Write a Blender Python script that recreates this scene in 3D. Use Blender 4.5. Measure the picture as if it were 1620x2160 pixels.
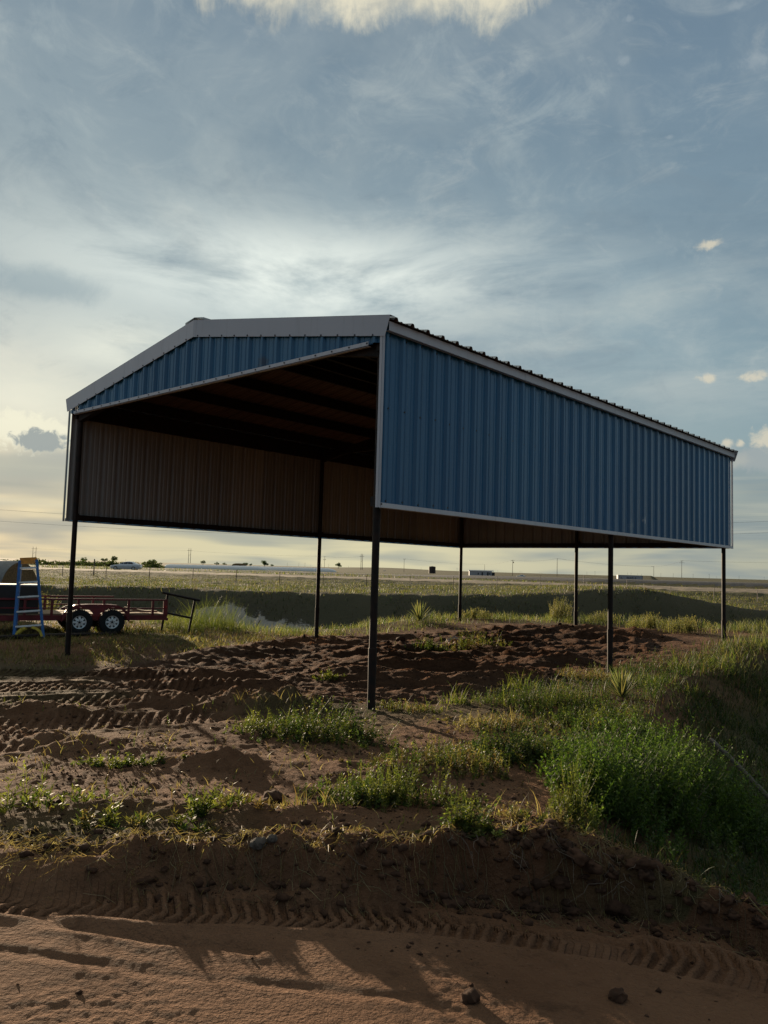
import bpy, math, random
import numpy as np

# ------------------------------------------------------------------ camera, light, exposure
scene = bpy.context.scene
for o in list(bpy.data.objects):
    bpy.data.objects.remove(o)
COL = scene.collection
R = math.radians
CAM_H = 1.65
PITCH, ROLL, FPX = 0.0745, 0.0285, 1664.0        # focal length in pixels of the 1620-pixel-wide photograph

def cam_basis():
    f = np.array([0, math.cos(PITCH), math.sin(PITCH)]); u = np.array([0, -math.sin(PITCH), math.cos(PITCH)]); r = np.array([1.0, 0, 0])
    c, s = math.cos(ROLL), math.sin(ROLL)
    return c * r + s * u, -s * r + c * u, f
CR, CU, CF = cam_basis()
import mathutils
cam_data = bpy.data.cameras.new('camera')
cam = bpy.data.objects.new('camera', cam_data); COL.objects.link(cam)
cam_data.sensor_fit = 'HORIZONTAL'; cam_data.sensor_width = 36.0; cam_data.lens = 36.0 * FPX / 1620.0
cam_data.clip_start = 0.05; cam_data.clip_end = 30000
cam.matrix_world = mathutils.Matrix([[CR[0], CU[0], -CF[0], 0], [CR[1], CU[1], -CF[1], 0], [CR[2], CU[2], -CF[2], CAM_H], [0, 0, 0, 1]])
scene.camera = cam

SUN_AZ, SUN_EL = -31.0, 9.5                      # degrees; azimuth from +Y towards +X
sun_dir = np.array([math.sin(R(SUN_AZ)) * math.cos(R(SUN_EL)), math.cos(R(SUN_AZ)) * math.cos(R(SUN_EL)), math.sin(R(SUN_EL))])
sl = bpy.data.lights.new('sun', 'SUN'); sl.energy = 5.0; sl.angle = R(0.6); sl.color = (1.0, 0.80, 0.56)
sun = bpy.data.objects.new('sun', sl); COL.objects.link(sun)
sun.rotation_euler = mathutils.Vector(sun_dir).to_track_quat('Z', 'Y').to_euler()

scene.view_settings.view_transform = 'Standard'
scene.view_settings.look = 'None'
scene.view_settings.gamma = 1.0
scene.view_settings.use_curve_mapping = False
scene.view_settings.exposure = 0.9           # exposed for the shade: the photograph's veiled sky is only mid-grey
scene.cycles.max_bounces = 8
scene.cycles.transparent_max_bounces = 8
scene.cycles.caustics_reflective = False
scene.cycles.caustics_refractive = False
scene.cycles.use_denoising = True

# ------------------------------------------------------------------ small node language
class S:
    """A node socket with arithmetic."""
    tree = None
    def __init__(self, sock): self.s = sock
    @staticmethod
    def m(op, *args, clamp=False):
        n = S.tree.nodes.new('ShaderNodeMath'); n.operation = op; n.use_clamp = clamp
        for i, a in enumerate(args):
            if isinstance(a, S): S.tree.links.new(a.s, n.inputs[i])
            else: n.inputs[i].default_value = float(a)
        return S(n.outputs[0])
    def __add__(a, b): return S.m('ADD', a, b)
    __radd__ = __add__
    def __sub__(a, b): return S.m('SUBTRACT', a, b)
    def __rsub__(a, b): return S.m('SUBTRACT', b, a)
    def __mul__(a, b): return S.m('MULTIPLY', a, b)
    __rmul__ = __mul__
    def __truediv__(a, b): return S.m('DIVIDE', a, b)
    def __rtruediv__(a, b): return S.m('DIVIDE', b, a)
    def clamp(a): return S.m('ADD', a, 0.0, clamp=True)
def smooth(a, b, x):
    n = S.tree.nodes.new('ShaderNodeMapRange'); n.interpolation_type = 'SMOOTHSTEP'
    S.tree.links.new(x.s, n.inputs['Value'])
    n.inputs['From Min'].default_value = a; n.inputs['From Max'].default_value = b
    return S(n.outputs['Result'])
def ramp(x, stops, interp='LINEAR'):
    n = S.tree.nodes.new('ShaderNodeValToRGB'); e = n.color_ramp.elements; n.color_ramp.interpolation = interp
    while len(e) > 1: e.remove(e[-1])
    e[0].position = stops[0][0]; e[0].color = (*stops[0][1], 1)
    for p, c in stops[1:]:
        q = e.new(p); q.color = (*c, 1)
    S.tree.links.new(x.s, n.inputs[0])
    return S(n.outputs[0])
def mixc(f, a, b, mode='MIX'):
    n = S.tree.nodes.new('ShaderNodeMix'); n.data_type = 'RGBA'; n.blend_type = mode
    n.clamp_factor = True
    for v, k in ((f, 0), (a, 6), (b, 7)):
        if isinstance(v, S): S.tree.links.new(v.s, n.inputs[k])
        elif k == 0: n.inputs[0].default_value = v
        else: n.inputs[k].default_value = (*v, 1)
    return S(n.outputs[2])
def noise(vec, scale, detail=4, rough=0.55, dist=0.0, dim='3D', lac=2.0):
    n = S.tree.nodes.new('ShaderNodeTexNoise'); n.noise_dimensions = dim
    if vec is not None: S.tree.links.new(vec.s, n.inputs['Vector'])
    n.inputs['Scale'].default_value = scale; n.inputs['Detail'].default_value = detail
    n.inputs['Roughness'].default_value = rough; n.inputs['Distortion'].default_value = dist
    n.inputs['Lacunarity'].default_value = lac
    return S(n.outputs[0])
def combine(x, y, z):
    n = S.tree.nodes.new('ShaderNodeCombineXYZ')
    for i, v in enumerate((x, y, z)):
        if isinstance(v, S): S.tree.links.new(v.s, n.inputs[i])
        else: n.inputs[i].default_value = v
    return S(n.outputs[0])

# ------------------------------------------------------------------ sky: Nishita under a thin, broken cloud veil
world = bpy.data.worlds.new('World'); scene.world = world; world.use_nodes = True
nt = world.node_tree; nt.nodes.clear(); S.tree = nt
out = nt.nodes.new('ShaderNodeOutputWorld'); bg = nt.nodes.new('ShaderNodeBackground'); bg.inputs[1].default_value = 0.10
nt.links.new(bg.outputs[0], out.inputs[0])
sky = nt.nodes.new('ShaderNodeTexSky'); sky.sky_type = 'NISHITA'; sky.sun_disc = False
sky.sun_elevation = R(SUN_EL); sky.sun_rotation = R(SUN_AZ); sky.dust_density = 2.0; sky.air_density = 1.0; sky.ozone_density = 1.2
tc = nt.nodes.new('ShaderNodeTexCoord')
sep = nt.nodes.new('ShaderNodeSeparateXYZ'); nt.links.new(tc.outputs['Generated'], sep.inputs[0])
dx, dy, dz = S(sep.outputs[0]), S(sep.outputs[1]), S(sep.outputs[2])
DEG = 180 / math.pi
az = S.m('ARCTAN2', dx, dy) * DEG
el = S.m('ARCSINE', dz) * DEG
elc = S.m('MAXIMUM', el, 0.0)
sundot = dx * float(sun_dir[0]) + dy * float(sun_dir[1]) + dz * float(sun_dir[2])
sunang = S.m('ARCCOSINE', S.m('MINIMUM', sundot, 0.99999)) * DEG
def azel(px, py):
    d = CF + CR * (px - 810) / FPX - CU * (py - 1080) / FPX; d = d / np.linalg.norm(d)
    return math.degrees(math.atan2(d[0], d[1])), math.degrees(math.asin(d[2]))
# the veil's colour by elevation, warm towards the sun, greyer away from it
veil_sun = ramp(elc / 60.0, [(0.0, (.44, .45, .36)), (.05, (.42, .44, .36)), (.10, (.40, .44, .38)), (.17, (.40, .46, .46)), (.27, (.40, .50, .53)),
                            (.40, (.27, .36, .41)), (.60, (.195, .27, .335)), (1.0, (.13, .20, .28))])
veil_far = ramp(elc / 60.0, [(0.0, (.42, .43, .35)), (.07, (.36, .40, .36)), (.16, (.26, .36, .40)), (.30, (.225, .325, .39)),
                            (.60, (.155, .23, .315)), (1.0, (.11, .175, .25))])
veil_anti = ramp(elc / 60.0, [(0.0, (.24, .26, .27)), (.10, (.20, .23, .265)), (.30, (.145, .20, .26)), (1.0, (.115, .175, .245))])
veil = mixc(smooth(18.0, 62.0, sunang), veil_sun, veil_far)
veil = mixc(smooth(80.0, 135.0, sunang), veil, veil_anti)
# projected plane for the layered clouds
den = S.m('MAXIMUM', dz, 0.0) + 0.10
pvec = combine(dx / den, dy / den, 0.0)
cir = noise(pvec, 1.1, 7, .62, .7)
cir2 = noise(combine(dx / den * 0.55 + dy / den * 0.25, dy / den * 1.2, 3.1), 1.6, 7, .6, .9)
blot = noise(pvec, .55, 3, .5, .3)
avec = combine(az * 0.1, el * 0.1, 0.0)
str_n = noise(combine(az * .035, el * .13, 5.0), 1.6, 6, .62, .5)
fine = noise(avec, 11.0, 9, .64, .5)
fine2 = noise(combine(az * .1, el * .1, 7.7), 5.0, 8, .62, .4)
edgen = noise(combine(az * .1, el * .1, 4.4), 3.5, 8, .62, .35)

def blob(px, py, rx, ry, n=None, amp=.8, lo=.0, hi=.35):
    """Soft mask round a direction; radii in photograph pixels, ragged by noise n."""
    a0, e0 = azel(px, py); k = DEG / FPX
    q = S.m('SQRT', S.m('POWER', (az - a0) / (rx * k), 2.0) + S.m('POWER', (el - e0) / (ry * k), 2.0))
    v = 1.0 - q
    if n is not None: v = v + (n - 0.5) * (2 * amp)
    return smooth(lo, hi, v)
def gauss(px, py, rx, ry):
    a0, e0 = azel(px, py); k = DEG / FPX
    return S.m('EXPONENT', -1.0 * (S.m('POWER', (az - a0) / (rx * k), 2.0) + S.m('POWER', (el - e0) / (ry * k), 2.0)))
SKYK = 2 ** -0.9
def K(c): return tuple(10 * SKYK * v * w for v, w in zip(c, (1.0, 1.0, .985)))
col = mixc(0.96, S(sky.outputs[0]), mixc(1.0, veil, K((1, 1, 1)), 'MULTIPLY'))
# broad grey-blue blotches and pale cirrus
col = mixc(gauss(720, 1165, 560, 120) * .85, col, K((.74, .68, .44)))
col = mixc(smooth(.42, .66, blot) * .55, col, K((.15, .225, .295)))
wisp = noise(combine(az * .050 - el * .030, el * .11 + az * .025, 11.0), 2.3, 9, .66, .8)
wisp2 = noise(combine(az * .045 + el * .045, el * .10 - az * .030, 15.0), 3.1, 9, .68, 1.0)
high = smooth(9.0, 14.0, el)
mott = noise(combine(az * .1, el * .16, 21.0), 1.5, 8, .66, .6)
col = mixc(smooth(.50, .74, mott) * high * .34, col, K((.46, .53, .54)))
col = mixc((1.0 - smooth(.30, .48, mott)) * high * .30, col, K((.155, .23, .30)))
col = mixc(smooth(.45, .74, cir) * high * .58, col, K((.50, .55, .54)))
col = mixc(smooth(.50, .80, wisp) * high * .36, col, K((.52, .57, .56)))
col = mixc(smooth(.54, .82, wisp2) * high * .32, col, K((.55, .58, .56)))
col = mixc(smooth(.52, .78, cir2) * high * .25, col, K((.46, .52, .53)))
col = mixc((1.0 - smooth(.28, .47, wisp)) * high * .32, col, K((.20, .27, .33)))
# glow round the veiled sun and bright cirrus over the roof
col = mixc(gauss(60, 845, 190, 70) * .50, col, K((.92, .92, .76)))
col = mixc(gauss(640, 590, 450, 95) * smooth(.26, .60, str_n) * 1.0, col, K((.90, .96, .90)))
col = mixc(gauss(290, 740, 150, 50) * smooth(.3, .62, str_n) * .75, col, K((.92, .93, .80)))
col = mixc(gauss(1150, 640, 420, 70) * smooth(.44, .70, str_n) * .5, col, K((.55, .60, .57)))
col = mixc(blob(90, 600, 190, 48, fine2, .45, .1, .8) * .55, col, K((.27, .36, .41)))
# horizontal bars low over the horizon
bars = noise(combine(az * .02, el * .42, 1.0), 2.2, 5, .6, .3)
lowm = smooth(0.0, 2.0, el) * (1.0 - smooth(5.0, 9.5, el))
col = mixc(smooth(.52, .72, bars) * lowm * .35, col, K((.66, .64, .50)))
col = mixc((1.0 - smooth(.30, .48, bars)) * lowm * .35, col, K((.38, .40, .35)))
# small cumulus by direction
cream = (.72, .66, .52)
m = blob(60, 910, 125, 45, fine, .9, .05, .45); col = mixc(m * .75, col, K((.92, .89, .70)))
m = blob(84, 930, 60, 24, fine, 1.0, .0, .35); col = mixc(m * .92, col, K((.33, .37, .37)))
m = blob(30, 985, 170, 34, fine2, .5, .0, .7); col = mixc(m * .6, col, K((.47, .48, .41)))
m = blob(1620, 965, 120, 32, fine, .7, .0, .5); col = mixc(m * .75, col, K((.36, .40, .41)))
for (px, py, rx, ry) in ((1615, 925, 40, 26), (1532, 934, 13, 13), (1562, 936, 10, 11), (1497, 516, 30, 12), (1492, 797, 24, 12), (1588, 794, 30, 13), (1412, 289, 12, 5), (1316, 126, 22, 10), (1326, 40, 14, 8), (1595, 128, 34, 22), (1552, 14, 22, 8)):
    w = .75 if py > 500 else .30
    m = blob(px, py, rx, ry, fine, 1.1, .0, .8); col = mixc(m * w, col, K(cream if py > 500 else (.40, .46, .50)))
m = blob(1470, 975, 140, 26, fine2, .6, .1, .8); col = mixc(m * .5, col, K((.50, .50, .44)))
# cumulus deck overhead: its lower edge shows at the top of the frame and it goes on beyond
edge = noise(combine(az * .13, el * .07, 2.0), 2.2, 7, .62, .5)
a0, e0 = azel(740, 58)
deck = (el - e0) / 2.4 + (edge - .5) * 2.4 - S.m('POWER', (az - a0 - .0) / 17.0, 2.0) * .50 + (edgen - .5) * 1.1 + (fine - .5) * .5
dm = smooth(-.15, .85, deck)
shade = smooth(.40, .66, noise(combine(az * .1, el * .14, 9.0), 2.4, 6, .6, .3))
col = mixc(dm * .9, col, mixc(shade * .8, K((.84, .78, .60)), K((.46, .47, .43))))
nt.links.new(col.s, bg.inputs[0])

# ------------------------------------------------------------------ mesh and object helpers
class MB:
    def __init__(self): self.v = []; self.f = []; self.m = []
    def add(self, vs, fs, mi=0):
        b = len(self.v); self.v.extend([tuple(map(float, q)) for q in vs])
        for f in fs: self.f.append(tuple(b + i for i in f)); self.m.append(mi)
        return self
    def box(self, c, s, rot=None, mi=0, taper=1.0):
        vs = []
        for z in (-.5, .5):
            k = taper if z > 0 else 1.0
            for x, y in ((-.5, -.5), (.5, -.5), (.5, .5), (-.5, .5)): vs.append(mathutils.Vector((x * s[0] * k, y * s[1] * k, z * s[2])))
        if rot is not None: vs = [rot @ v for v in vs]
        vs = [(v[0] + c[0], v[1] + c[1], v[2] + c[2]) for v in vs]
        return self.add(vs, [(3, 2, 1, 0), (4, 5, 6, 7), (0, 1, 5, 4), (1, 2, 6, 5), (2, 3, 7, 6), (3, 0, 4, 7)], mi)
    def bar(self, p, q, w, h, mi=0, up=(0, 0, 1)):
        """Rectangular bar from p to q, w wide and h along up."""
        p = mathutils.Vector(p); q = mathutils.Vector(q); d = (q - p).normalized(); up = mathutils.Vector(up)
        s = d.cross(up).normalized(); t = s.cross(d).normalized()
        vs = [a + s * x * w / 2 + t * y * h / 2 for a in (p, q) for x, y in ((-1, -1), (1, -1), (1, 1), (-1, 1))]
        return self.add(vs, [(0, 1, 2, 3), (7, 6, 5, 4), (0, 4, 5, 1), (1, 5, 6, 2), (2, 6, 7, 3), (3, 7, 4, 0)], mi)
    def tube(self, pts, rad, n=8, mi=0, cap=True):
        pts = [mathutils.Vector(p) for p in pts]; rad = rad if hasattr(rad, '__len__') else [rad] * len(pts)
        vs = []; prev = None
        for i, p in enumerate(pts):
            d = (pts[min(i + 1, len(pts) - 1)] - pts[max(i - 1, 0)]).normalized()
            a = prev if prev is not None else (mathutils.Vector((0, 0, 1)) if abs(d.z) < .9 else mathutils.Vector((1, 0, 0)))
            s = (a - d * a.dot(d)).normalized(); prev = s; t = d.cross(s)
            for k in range(n):
                g = 2 * math.pi * k / n; vs.append(p + (s * math.cos(g) + t * math.sin(g)) * rad[i])
        fs = [(i * n + k, i * n + (k + 1) % n, (i + 1) * n + (k + 1) % n, (i + 1) * n + k) for i in range(len(pts) - 1) for k in range(n)]
        if cap: fs += [tuple(range(n - 1, -1, -1)), tuple((len(pts) - 1) * n + k for k in range(n))]
        return self.add(vs, fs, mi)
    def lathe(self, prof, c=(0, 0, 0), axis='z', n=20, mi=0, a0=0.0, a1=2 * math.pi):
        """Profile of (radius, height) turned round an axis through c."""
        vs = []; full = abs(a1 - a0 - 2 * math.pi) < 1e-6; nn = n if full else n + 1
        for r, h in prof:
            for k in range(nn):
                g = a0 + (a1 - a0) * k / n; x, y = r * math.cos(g), r * math.sin(g)
                v = {'z': (x, y, h), 'y': (x, h, y), 'x': (h, x, y)}[axis]; vs.append((v[0] + c[0], v[1] + c[1], v[2] + c[2]))
        fs = []
        for i in range(len(prof) - 1):
            for k in range(n):
                k2 = (k + 1) % nn; fs.append((i * nn + k, i * nn + k2, (i + 1) * nn + k2, (i + 1) * nn + k))
        return self.add(vs, fs, mi)
    def prism(self, poly, d, mi=0):
        """Polygon (list of 3D points) pushed along d."""
        n = len(poly); d = mathutils.Vector(d)
        a = [mathutils.Vector(p) for p in poly]; vs = a + [p + d for p in a]
        return self.add(vs, [tuple(range(n - 1, -1, -1)), tuple(range(n, 2 * n))] + [(i, (i + 1) % n, n + (i + 1) % n, n + i) for i in range(n)], mi)
    def mesh(self, name, mats, smooth=False):
        me = bpy.data.meshes.new(name); me.from_pydata(self.v, [], self.f)
        for m in (mats if isinstance(mats, (list, tuple)) else [mats]): me.materials.append(m)
        me.polygons.foreach_set('material_index', self.m)
        if smooth:
            me.polygons.foreach_set('use_smooth', [True] * len(self.f))
        me.update(); return me
    def obj(self, name, mats, parent=None, smooth=False, loc=None, rot=None):
        me = self.mesh(name, mats, smooth)
        if smooth: me.set_sharp_from_angle(angle=R(38))
        return link(name, me, parent, loc, rot)

def link(name, me, parent=None, loc=None, rot=None):
    o = bpy.data.objects.new(name, me); COL.objects.link(o)
    if parent is not None: o.parent = parent
    if loc is not None: o.location = loc
    if rot is not None: o.rotation_euler = rot
    return o
def thing(name, label, cat, loc=(0, 0, 0), rz=0.0, group=None):
    o = bpy.data.objects.new(name, None); COL.objects.link(o); o.location = loc; o.rotation_euler = (0, 0, rz)
    o.empty_display_size = .2
    return tag(o, label, cat, group)
def tag(o, label=None, cat=None, group=None, kind=None):
    if label: o['label'] = label
    if cat: o['category'] = cat
    if group: o['group'] = group
    if kind: o['kind'] = kind
    return o
def copy_tree(o, parent=None):
    c = o.copy(); COL.objects.link(c)
    if parent is not None: c.parent = parent
    for ch in list(o.children): copy_tree(ch, c)
    return c

def fast_mesh(name, V, quads=None, tris=None, mat=None, tint=None, smooth=False, attrs=None):
    V = np.asarray(V, np.float32); me = bpy.data.meshes.new(name)
    nq = 0 if quads is None else len(quads); ntr = 0 if tris is None else len(tris)
    idx = np.concatenate([np.asarray(q, np.int32).ravel() for q in (quads, tris) if q is not None and len(q)])
    me.vertices.add(len(V)); me.vertices.foreach_set('co', V.ravel())
    me.loops.add(len(idx)); me.loops.foreach_set('vertex_index', idx)
    me.polygons.add(nq + ntr)
    st = np.concatenate([np.arange(nq) * 4, nq * 4 + np.arange(ntr) * 3]).astype(np.int32)
    me.polygons.foreach_set('loop_start', st)
    if smooth: me.polygons.foreach_set('use_smooth', np.ones(nq + ntr, bool))
    if tint is not None:
        a = me.attributes.new('tint', 'FLOAT_COLOR', 'POINT')
        c = np.ones((len(V), 4), np.float32); c[:, :3] = tint; a.data.foreach_set('color', c.ravel())
    for k, v in (attrs or {}).items():
        a = me.attributes.new(k, 'FLOAT', 'POINT'); a.data.foreach_set('value', np.asarray(v, np.float32))
    if mat is not None: me.materials.append(mat)
    me.update(calc_edges=True); me.validate()
    return me

# ------------------------------------------------------------------ materials
def new_mat(name):
    m = bpy.data.materials.new(name); m.use_nodes = True; t = m.node_tree; t.nodes.clear(); S.tree = t
    o = t.nodes.new('ShaderNodeOutputMaterial'); return m, t, o
def attr(name, out=2):
    n = S.tree.nodes.new('ShaderNodeAttribute'); n.attribute_name = name; return S(n.outputs[out])
def objco():
    n = S.tree.nodes.new('ShaderNodeTexCoord'); return S(n.outputs['Object'])
def worldpos():
    n = S.tree.nodes.new('ShaderNodeNewGeometry'); return S(n.outputs['Position'])
def vscale(v, x, y, z):
    n = S.tree.nodes.new('ShaderNodeVectorMath'); n.operation = 'MULTIPLY'; S.tree.links.new(v.s, n.inputs[0]); n.inputs[1].default_value = (x, y, z); return S(n.outputs[0])
def bsdf(t, o, colr, rough=.6, metal=0.0, spec=.5, bump=None, bstr=.3, bdist=.02):
    b = t.nodes.new('ShaderNodeBsdfPrincipled')
    for k, v in (('Base Color', colr), ('Roughness', rough), ('Metallic', metal)):
        if isinstance(v, S): t.links.new(v.s, b.inputs[k])
        elif k == 'Base Color': b.inputs[k].default_value = (*v, 1)
        else: b.inputs[k].default_value = v
    b.inputs['Specular IOR Level'].default_value = spec
    if bump is not None:
        n = t.nodes.new('ShaderNodeBump'); n.inputs['Strength'].default_value = bstr; n.inputs['Distance'].default_value = bdist
        t.links.new(bump.s, n.inputs['Height']); t.links.new(n.outputs[0], b.inputs['Normal'])
    t.links.new(b.outputs[0], o.inputs[0]); return b
def simple(name, c, rough=.6, metal=0.0, var=.25, scale=6.0, spec=.5, bstr=.15, c2=None, stretch=(1, 1, 1)):
    m, t, o = new_mat(name)
    p = vscale(objco(), *stretch)
    n = noise(p, scale, 5, .6)
    dark = tuple(v * (1 - var) for v in c) if c2 is None else c2
    k = mixc(smooth(.38, .66, n), dark, c)
    bsdf(t, o, k, (n * .25 + (rough - .12)), metal, spec, noise(p, scale * 6, 4, .6), bstr, .004)
    return m
M = {}
def on_plane(px, py, origin, normal):
    d = CF + CR * (px - 810) / FPX - CU * (py - 1080) / FPX; o = np.array(origin) - np.array((0, 0, CAM_H)); t = (o @ np.array(normal)) / (d @ np.array(normal))
    return tuple(d * t + np.array((0, 0, CAM_H)))
_eu = (-math.cos(.734), math.sin(.734), 0); _ev = (math.sin(.734), math.cos(.734), 0); _o = (-0.0781, 9.3023, 0)
WALL_SCUFF, WALL_SCUFF2, GABLE_STAIN = on_plane(1358, 1098, _o, _eu), on_plane(1330, 1112, _o, _eu), on_plane(555, 765, _o, _ev)
# painted sheet metal: chalky fade, grime runs down the ribs, scuffs
def sheet_mat(name, c, fade, rough, metal=0.0):
    m, t, o = new_mat(name)
    p = worldpos()
    run = noise(vscale(p, 6.0, 6.0, .45), 2.4, 5, .6)
    blotch = noise(p, .9, 4, .55)
    oi = S.tree.nodes.new('ShaderNodeObjectInfo'); rv = S(oi.outputs['Random'])
    k = mixc(smooth(.35, .7, blotch) * .55, c, fade)
    k = mixc(1.0, k, ramp(rv, [(0, (.84, .84, .86)), (1, (1.12, 1.1, 1.08))]), 'MULTIPLY')
    k = mixc(smooth(.55, .78, run) * .35, k, tuple(v * .5 for v in c))
    if name.startswith('blue'):
        def near(q, rx, ry, rz, lo=1.0, hi=.2):
            n = S.tree.nodes.new('ShaderNodeVectorMath'); n.operation = 'SUBTRACT'; S.tree.links.new(p.s, n.inputs[0]); n.inputs[1].default_value = q
            v = vscale(S(n.outputs[0]), 1 / rx, 1 / ry, 1 / rz); l = S.tree.nodes.new('ShaderNodeVectorMath'); l.operation = 'LENGTH'; S.tree.links.new(v.s, l.inputs[0])
            return 1.0 - smooth(.25, 1.0, S(l.outputs['Value']) + (noise(p, 14.0, 4, .65) - .5) * 1.6)
        k = mixc(near(WALL_SCUFF, .10, .10, .13) * .75, k, (.46, .52, .55))                 # bare scraped patch on the long wall
        k = mixc(near(WALL_SCUFF2, .16, .16, .22) * .30, k, (.30, .38, .42))
        k = mixc(near(GABLE_STAIN, .16, .16, .14) * .55, k, (.05, .035, .035))              # rusty smudge on the gable
    scuff = smooth(.74, .80, noise(vscale(p, 3.0, 3.0, 1.6), 2.0, 6, .7)) * smooth(.5, .6, noise(p, .6, 2, .5))
    k = mixc(scuff * .6, k, (.45, .50, .52))
    bsdf(t, o, k, run * .22 + (rough - .1), metal, .5, noise(vscale(p, 1.0, 1.0, .5), 2.2, 2, .5), .25, .02)
    return m
M['blue'] = sheet_mat('blue_painted_sheet', (.014, .118, .250), (.024, .130, .245), .24)
M['inner'] = sheet_mat('primed_sheet_inside', (.255, .25, .24), (.31, .30, .285), .42)
M['under'] = sheet_mat('rust_red_roof_underside', (.090, .056, .040), (.11, .07, .052), .6)
M['galv'] = sheet_mat('galvanised_roof_sheet', (.42, .43, .42), (.33, .34, .33), .45, .4)
M['trim'] = sheet_mat('white_trim', (.52, .54, .58), (.46, .48, .52), .45)
M['steel'] = simple('dark_pipe_steel', (.010, .0085, .008), .6, 0, .45, 9, .22, .2, (.022, .012, .009))
M['screw'] = simple('screw', (.05, .05, .055), .5, .5)
M['red'] = simple('red_trailer_paint', (.17, .014, .019), .42, 0, .4, 5)
M['tyre'] = simple('tyre_rubber', (.012, .012, .013), .85, 0, .4, 20)
M['rim'] = simple('white_rim', (.92, .92, .92), .4, 0, .12, 12)
M['hub'] = simple('hub', (.03, .03, .033), .5, .4)
M['fibre'] = simple('blue_fibreglass', (.022, .145, .42), .45, 0, .25, 8)
M['orange'] = simple('orange_plastic', (.70, .27, .02), .45, 0, .35, 10)
M['yellow'] = simple('yellow_plastic', (.62, .46, .03), .45, 0, .25, 10)
M['alu'] = simple('aluminium', (.60, .61, .60), .38, .6, .2, 14)
M['black'] = simple('black_paint', (.010, .010, .011), .4, 0, .3, 6)
M['wood'] = simple('raw_board', (.33, .22, .13), .8, 0, .4, 4, .3, .4, None, (1, 8, 8))
M['pole'] = simple('weathered_pole', (.10, .085, .07), .85, 0, .3, 3)
M['wire'] = simple('wire', (.09, .09, .09), .6)
M['carpaint'] = simple('white_car_paint', (.62, .64, .66), .22, 0, .05, 2, .6, .02)
M['glass'] = simple('car_glass', (.012, .016, .02), .08, 0, .1, 2, .8, 0)
M['lamp_red'] = simple('tail_lamp', (.35, .02, .02), .25, 0, .1)
M['lamp_clear'] = simple('head_lamp', (.55, .55, .52), .2, 0, .1)
M['silage'] = simple('white_silage_film', (.93, .89, .83), .5, 0, .06, 1.2, .3, .3)
M['tank'] = simple('rusty_tank', (.085, .062, .05), .7, .2, .5, 2)
M['trailerwhite'] = simple('white_siding', (.40, .39, .41), .6, 0, .15, 1)
M['dark'] = simple('dark_opening', (.03, .032, .035), .6)
M['hay'] = simple('hay', (.22, .145, .07), .95, 0, .5, 30, .2, .9)
M['net'] = simple('bale_wrap', (.20, .20, .19), .6, 0, .3, 9)
M['bone'] = simple('pale_scrap', (.62, .58, .52), .7, 0, .2, 9)
M['stone'] = simple('grey_stone', (.12, .098, .08), .85, 0, .4, 8, .3, .7)
M['clod'] = simple('soil_clod', (.085, .043, .025), .95, 0, .5, 12, .2, .8)
M['straw'] = simple('dry_straw', (.36, .27, .15), .8, 0, .4, 20)
M['stick'] = simple('dry_stick', (.20, .15, .11), .85, 0, .4, 20)
M['bark'] = simple('bark', (.07, .055, .042), .9, 0, .4, 8)

def leaf_mat(name, trans=.45, rough=.55):
    m, t, o = new_mat(name)
    c = attr('tint', 0)
    pn = noise(worldpos(), 3.0, 3, .6)
    k = mixc(1.0, c, ramp(pn, [(.3, (.72, .72, .70)), (.7, (1.25, 1.22, 1.1))]), 'MULTIPLY')
    d = t.nodes.new('ShaderNodeBsdfPrincipled'); t.links.new(k.s, d.inputs['Base Color']); d.inputs['Roughness'].default_value = rough; d.inputs['Specular IOR Level'].default_value = .3
    tr = t.nodes.new('ShaderNodeBsdfTranslucent'); kt = mixc(1.0, k, (1.45, 1.50, .80), 'MULTIPLY'); t.links.new(kt.s, tr.inputs[0])
    mx = t.nodes.new('ShaderNodeMixShader'); mx.inputs[0].default_value = trans
    t.links.new(d.outputs[0], mx.inputs[1]); t.links.new(tr.outputs[0], mx.inputs[2]); t.links.new(mx.outputs[0], o.inputs[0])
    return m
M['leaf'] = leaf_mat('foliage', .5)

# ------------------------------------------------------------------ noise in numpy
_PERM = {}
def on_plane(px, py, origin, normal):
    d = CF + CR * (px - 810) / FPX - CU * (py - 1080) / FPX; o = np.array(origin) - np.array((0, 0, CAM_H)); t = (o @ np.array(normal)) / (d @ np.array(normal))
    return tuple(d * t + np.array((0, 0, CAM_H)))
_eu = (-math.cos(.734), math.sin(.734), 0); _ev = (math.sin(.734), math.cos(.734), 0); _o = (-0.0781, 9.3023, 0)
WALL_SCUFF, WALL_SCUFF2, GABLE_STAIN = on_plane(1358, 1098, _o, _eu), on_plane(1330, 1112, _o, _eu), on_plane(555, 765, _o, _ev)
def perlin(x, y, seed=0):
    if seed not in _PERM:
        rng = np.random.RandomState(seed); perm = rng.permutation(512); ang = rng.rand(512) * 2 * np.pi
        _PERM[seed] = (np.concatenate([perm, perm]), np.cos(ang), np.sin(ang))
    perm, gx, gy = _PERM[seed]
    xi = np.floor(x).astype(np.int64); yi = np.floor(y).astype(np.int64); xf = x - xi; yf = y - yi
    u = xf * xf * xf * (xf * (xf * 6 - 15) + 10); v = yf * yf * yf * (yf * (yf * 6 - 15) + 10)
    def g(ix, iy, ax, ay):
        h = perm[(perm[ix & 511] + iy) & 511]; return gx[h] * ax + gy[h] * ay
    a = g(xi, yi, xf, yf); b = g(xi + 1, yi, xf - 1, yf); c = g(xi, yi + 1, xf, yf - 1); d = g(xi + 1, yi + 1, xf - 1, yf - 1)
    return (a + (b - a) * u) * (1 - v) + (c + (d - c) * u) * v
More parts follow.
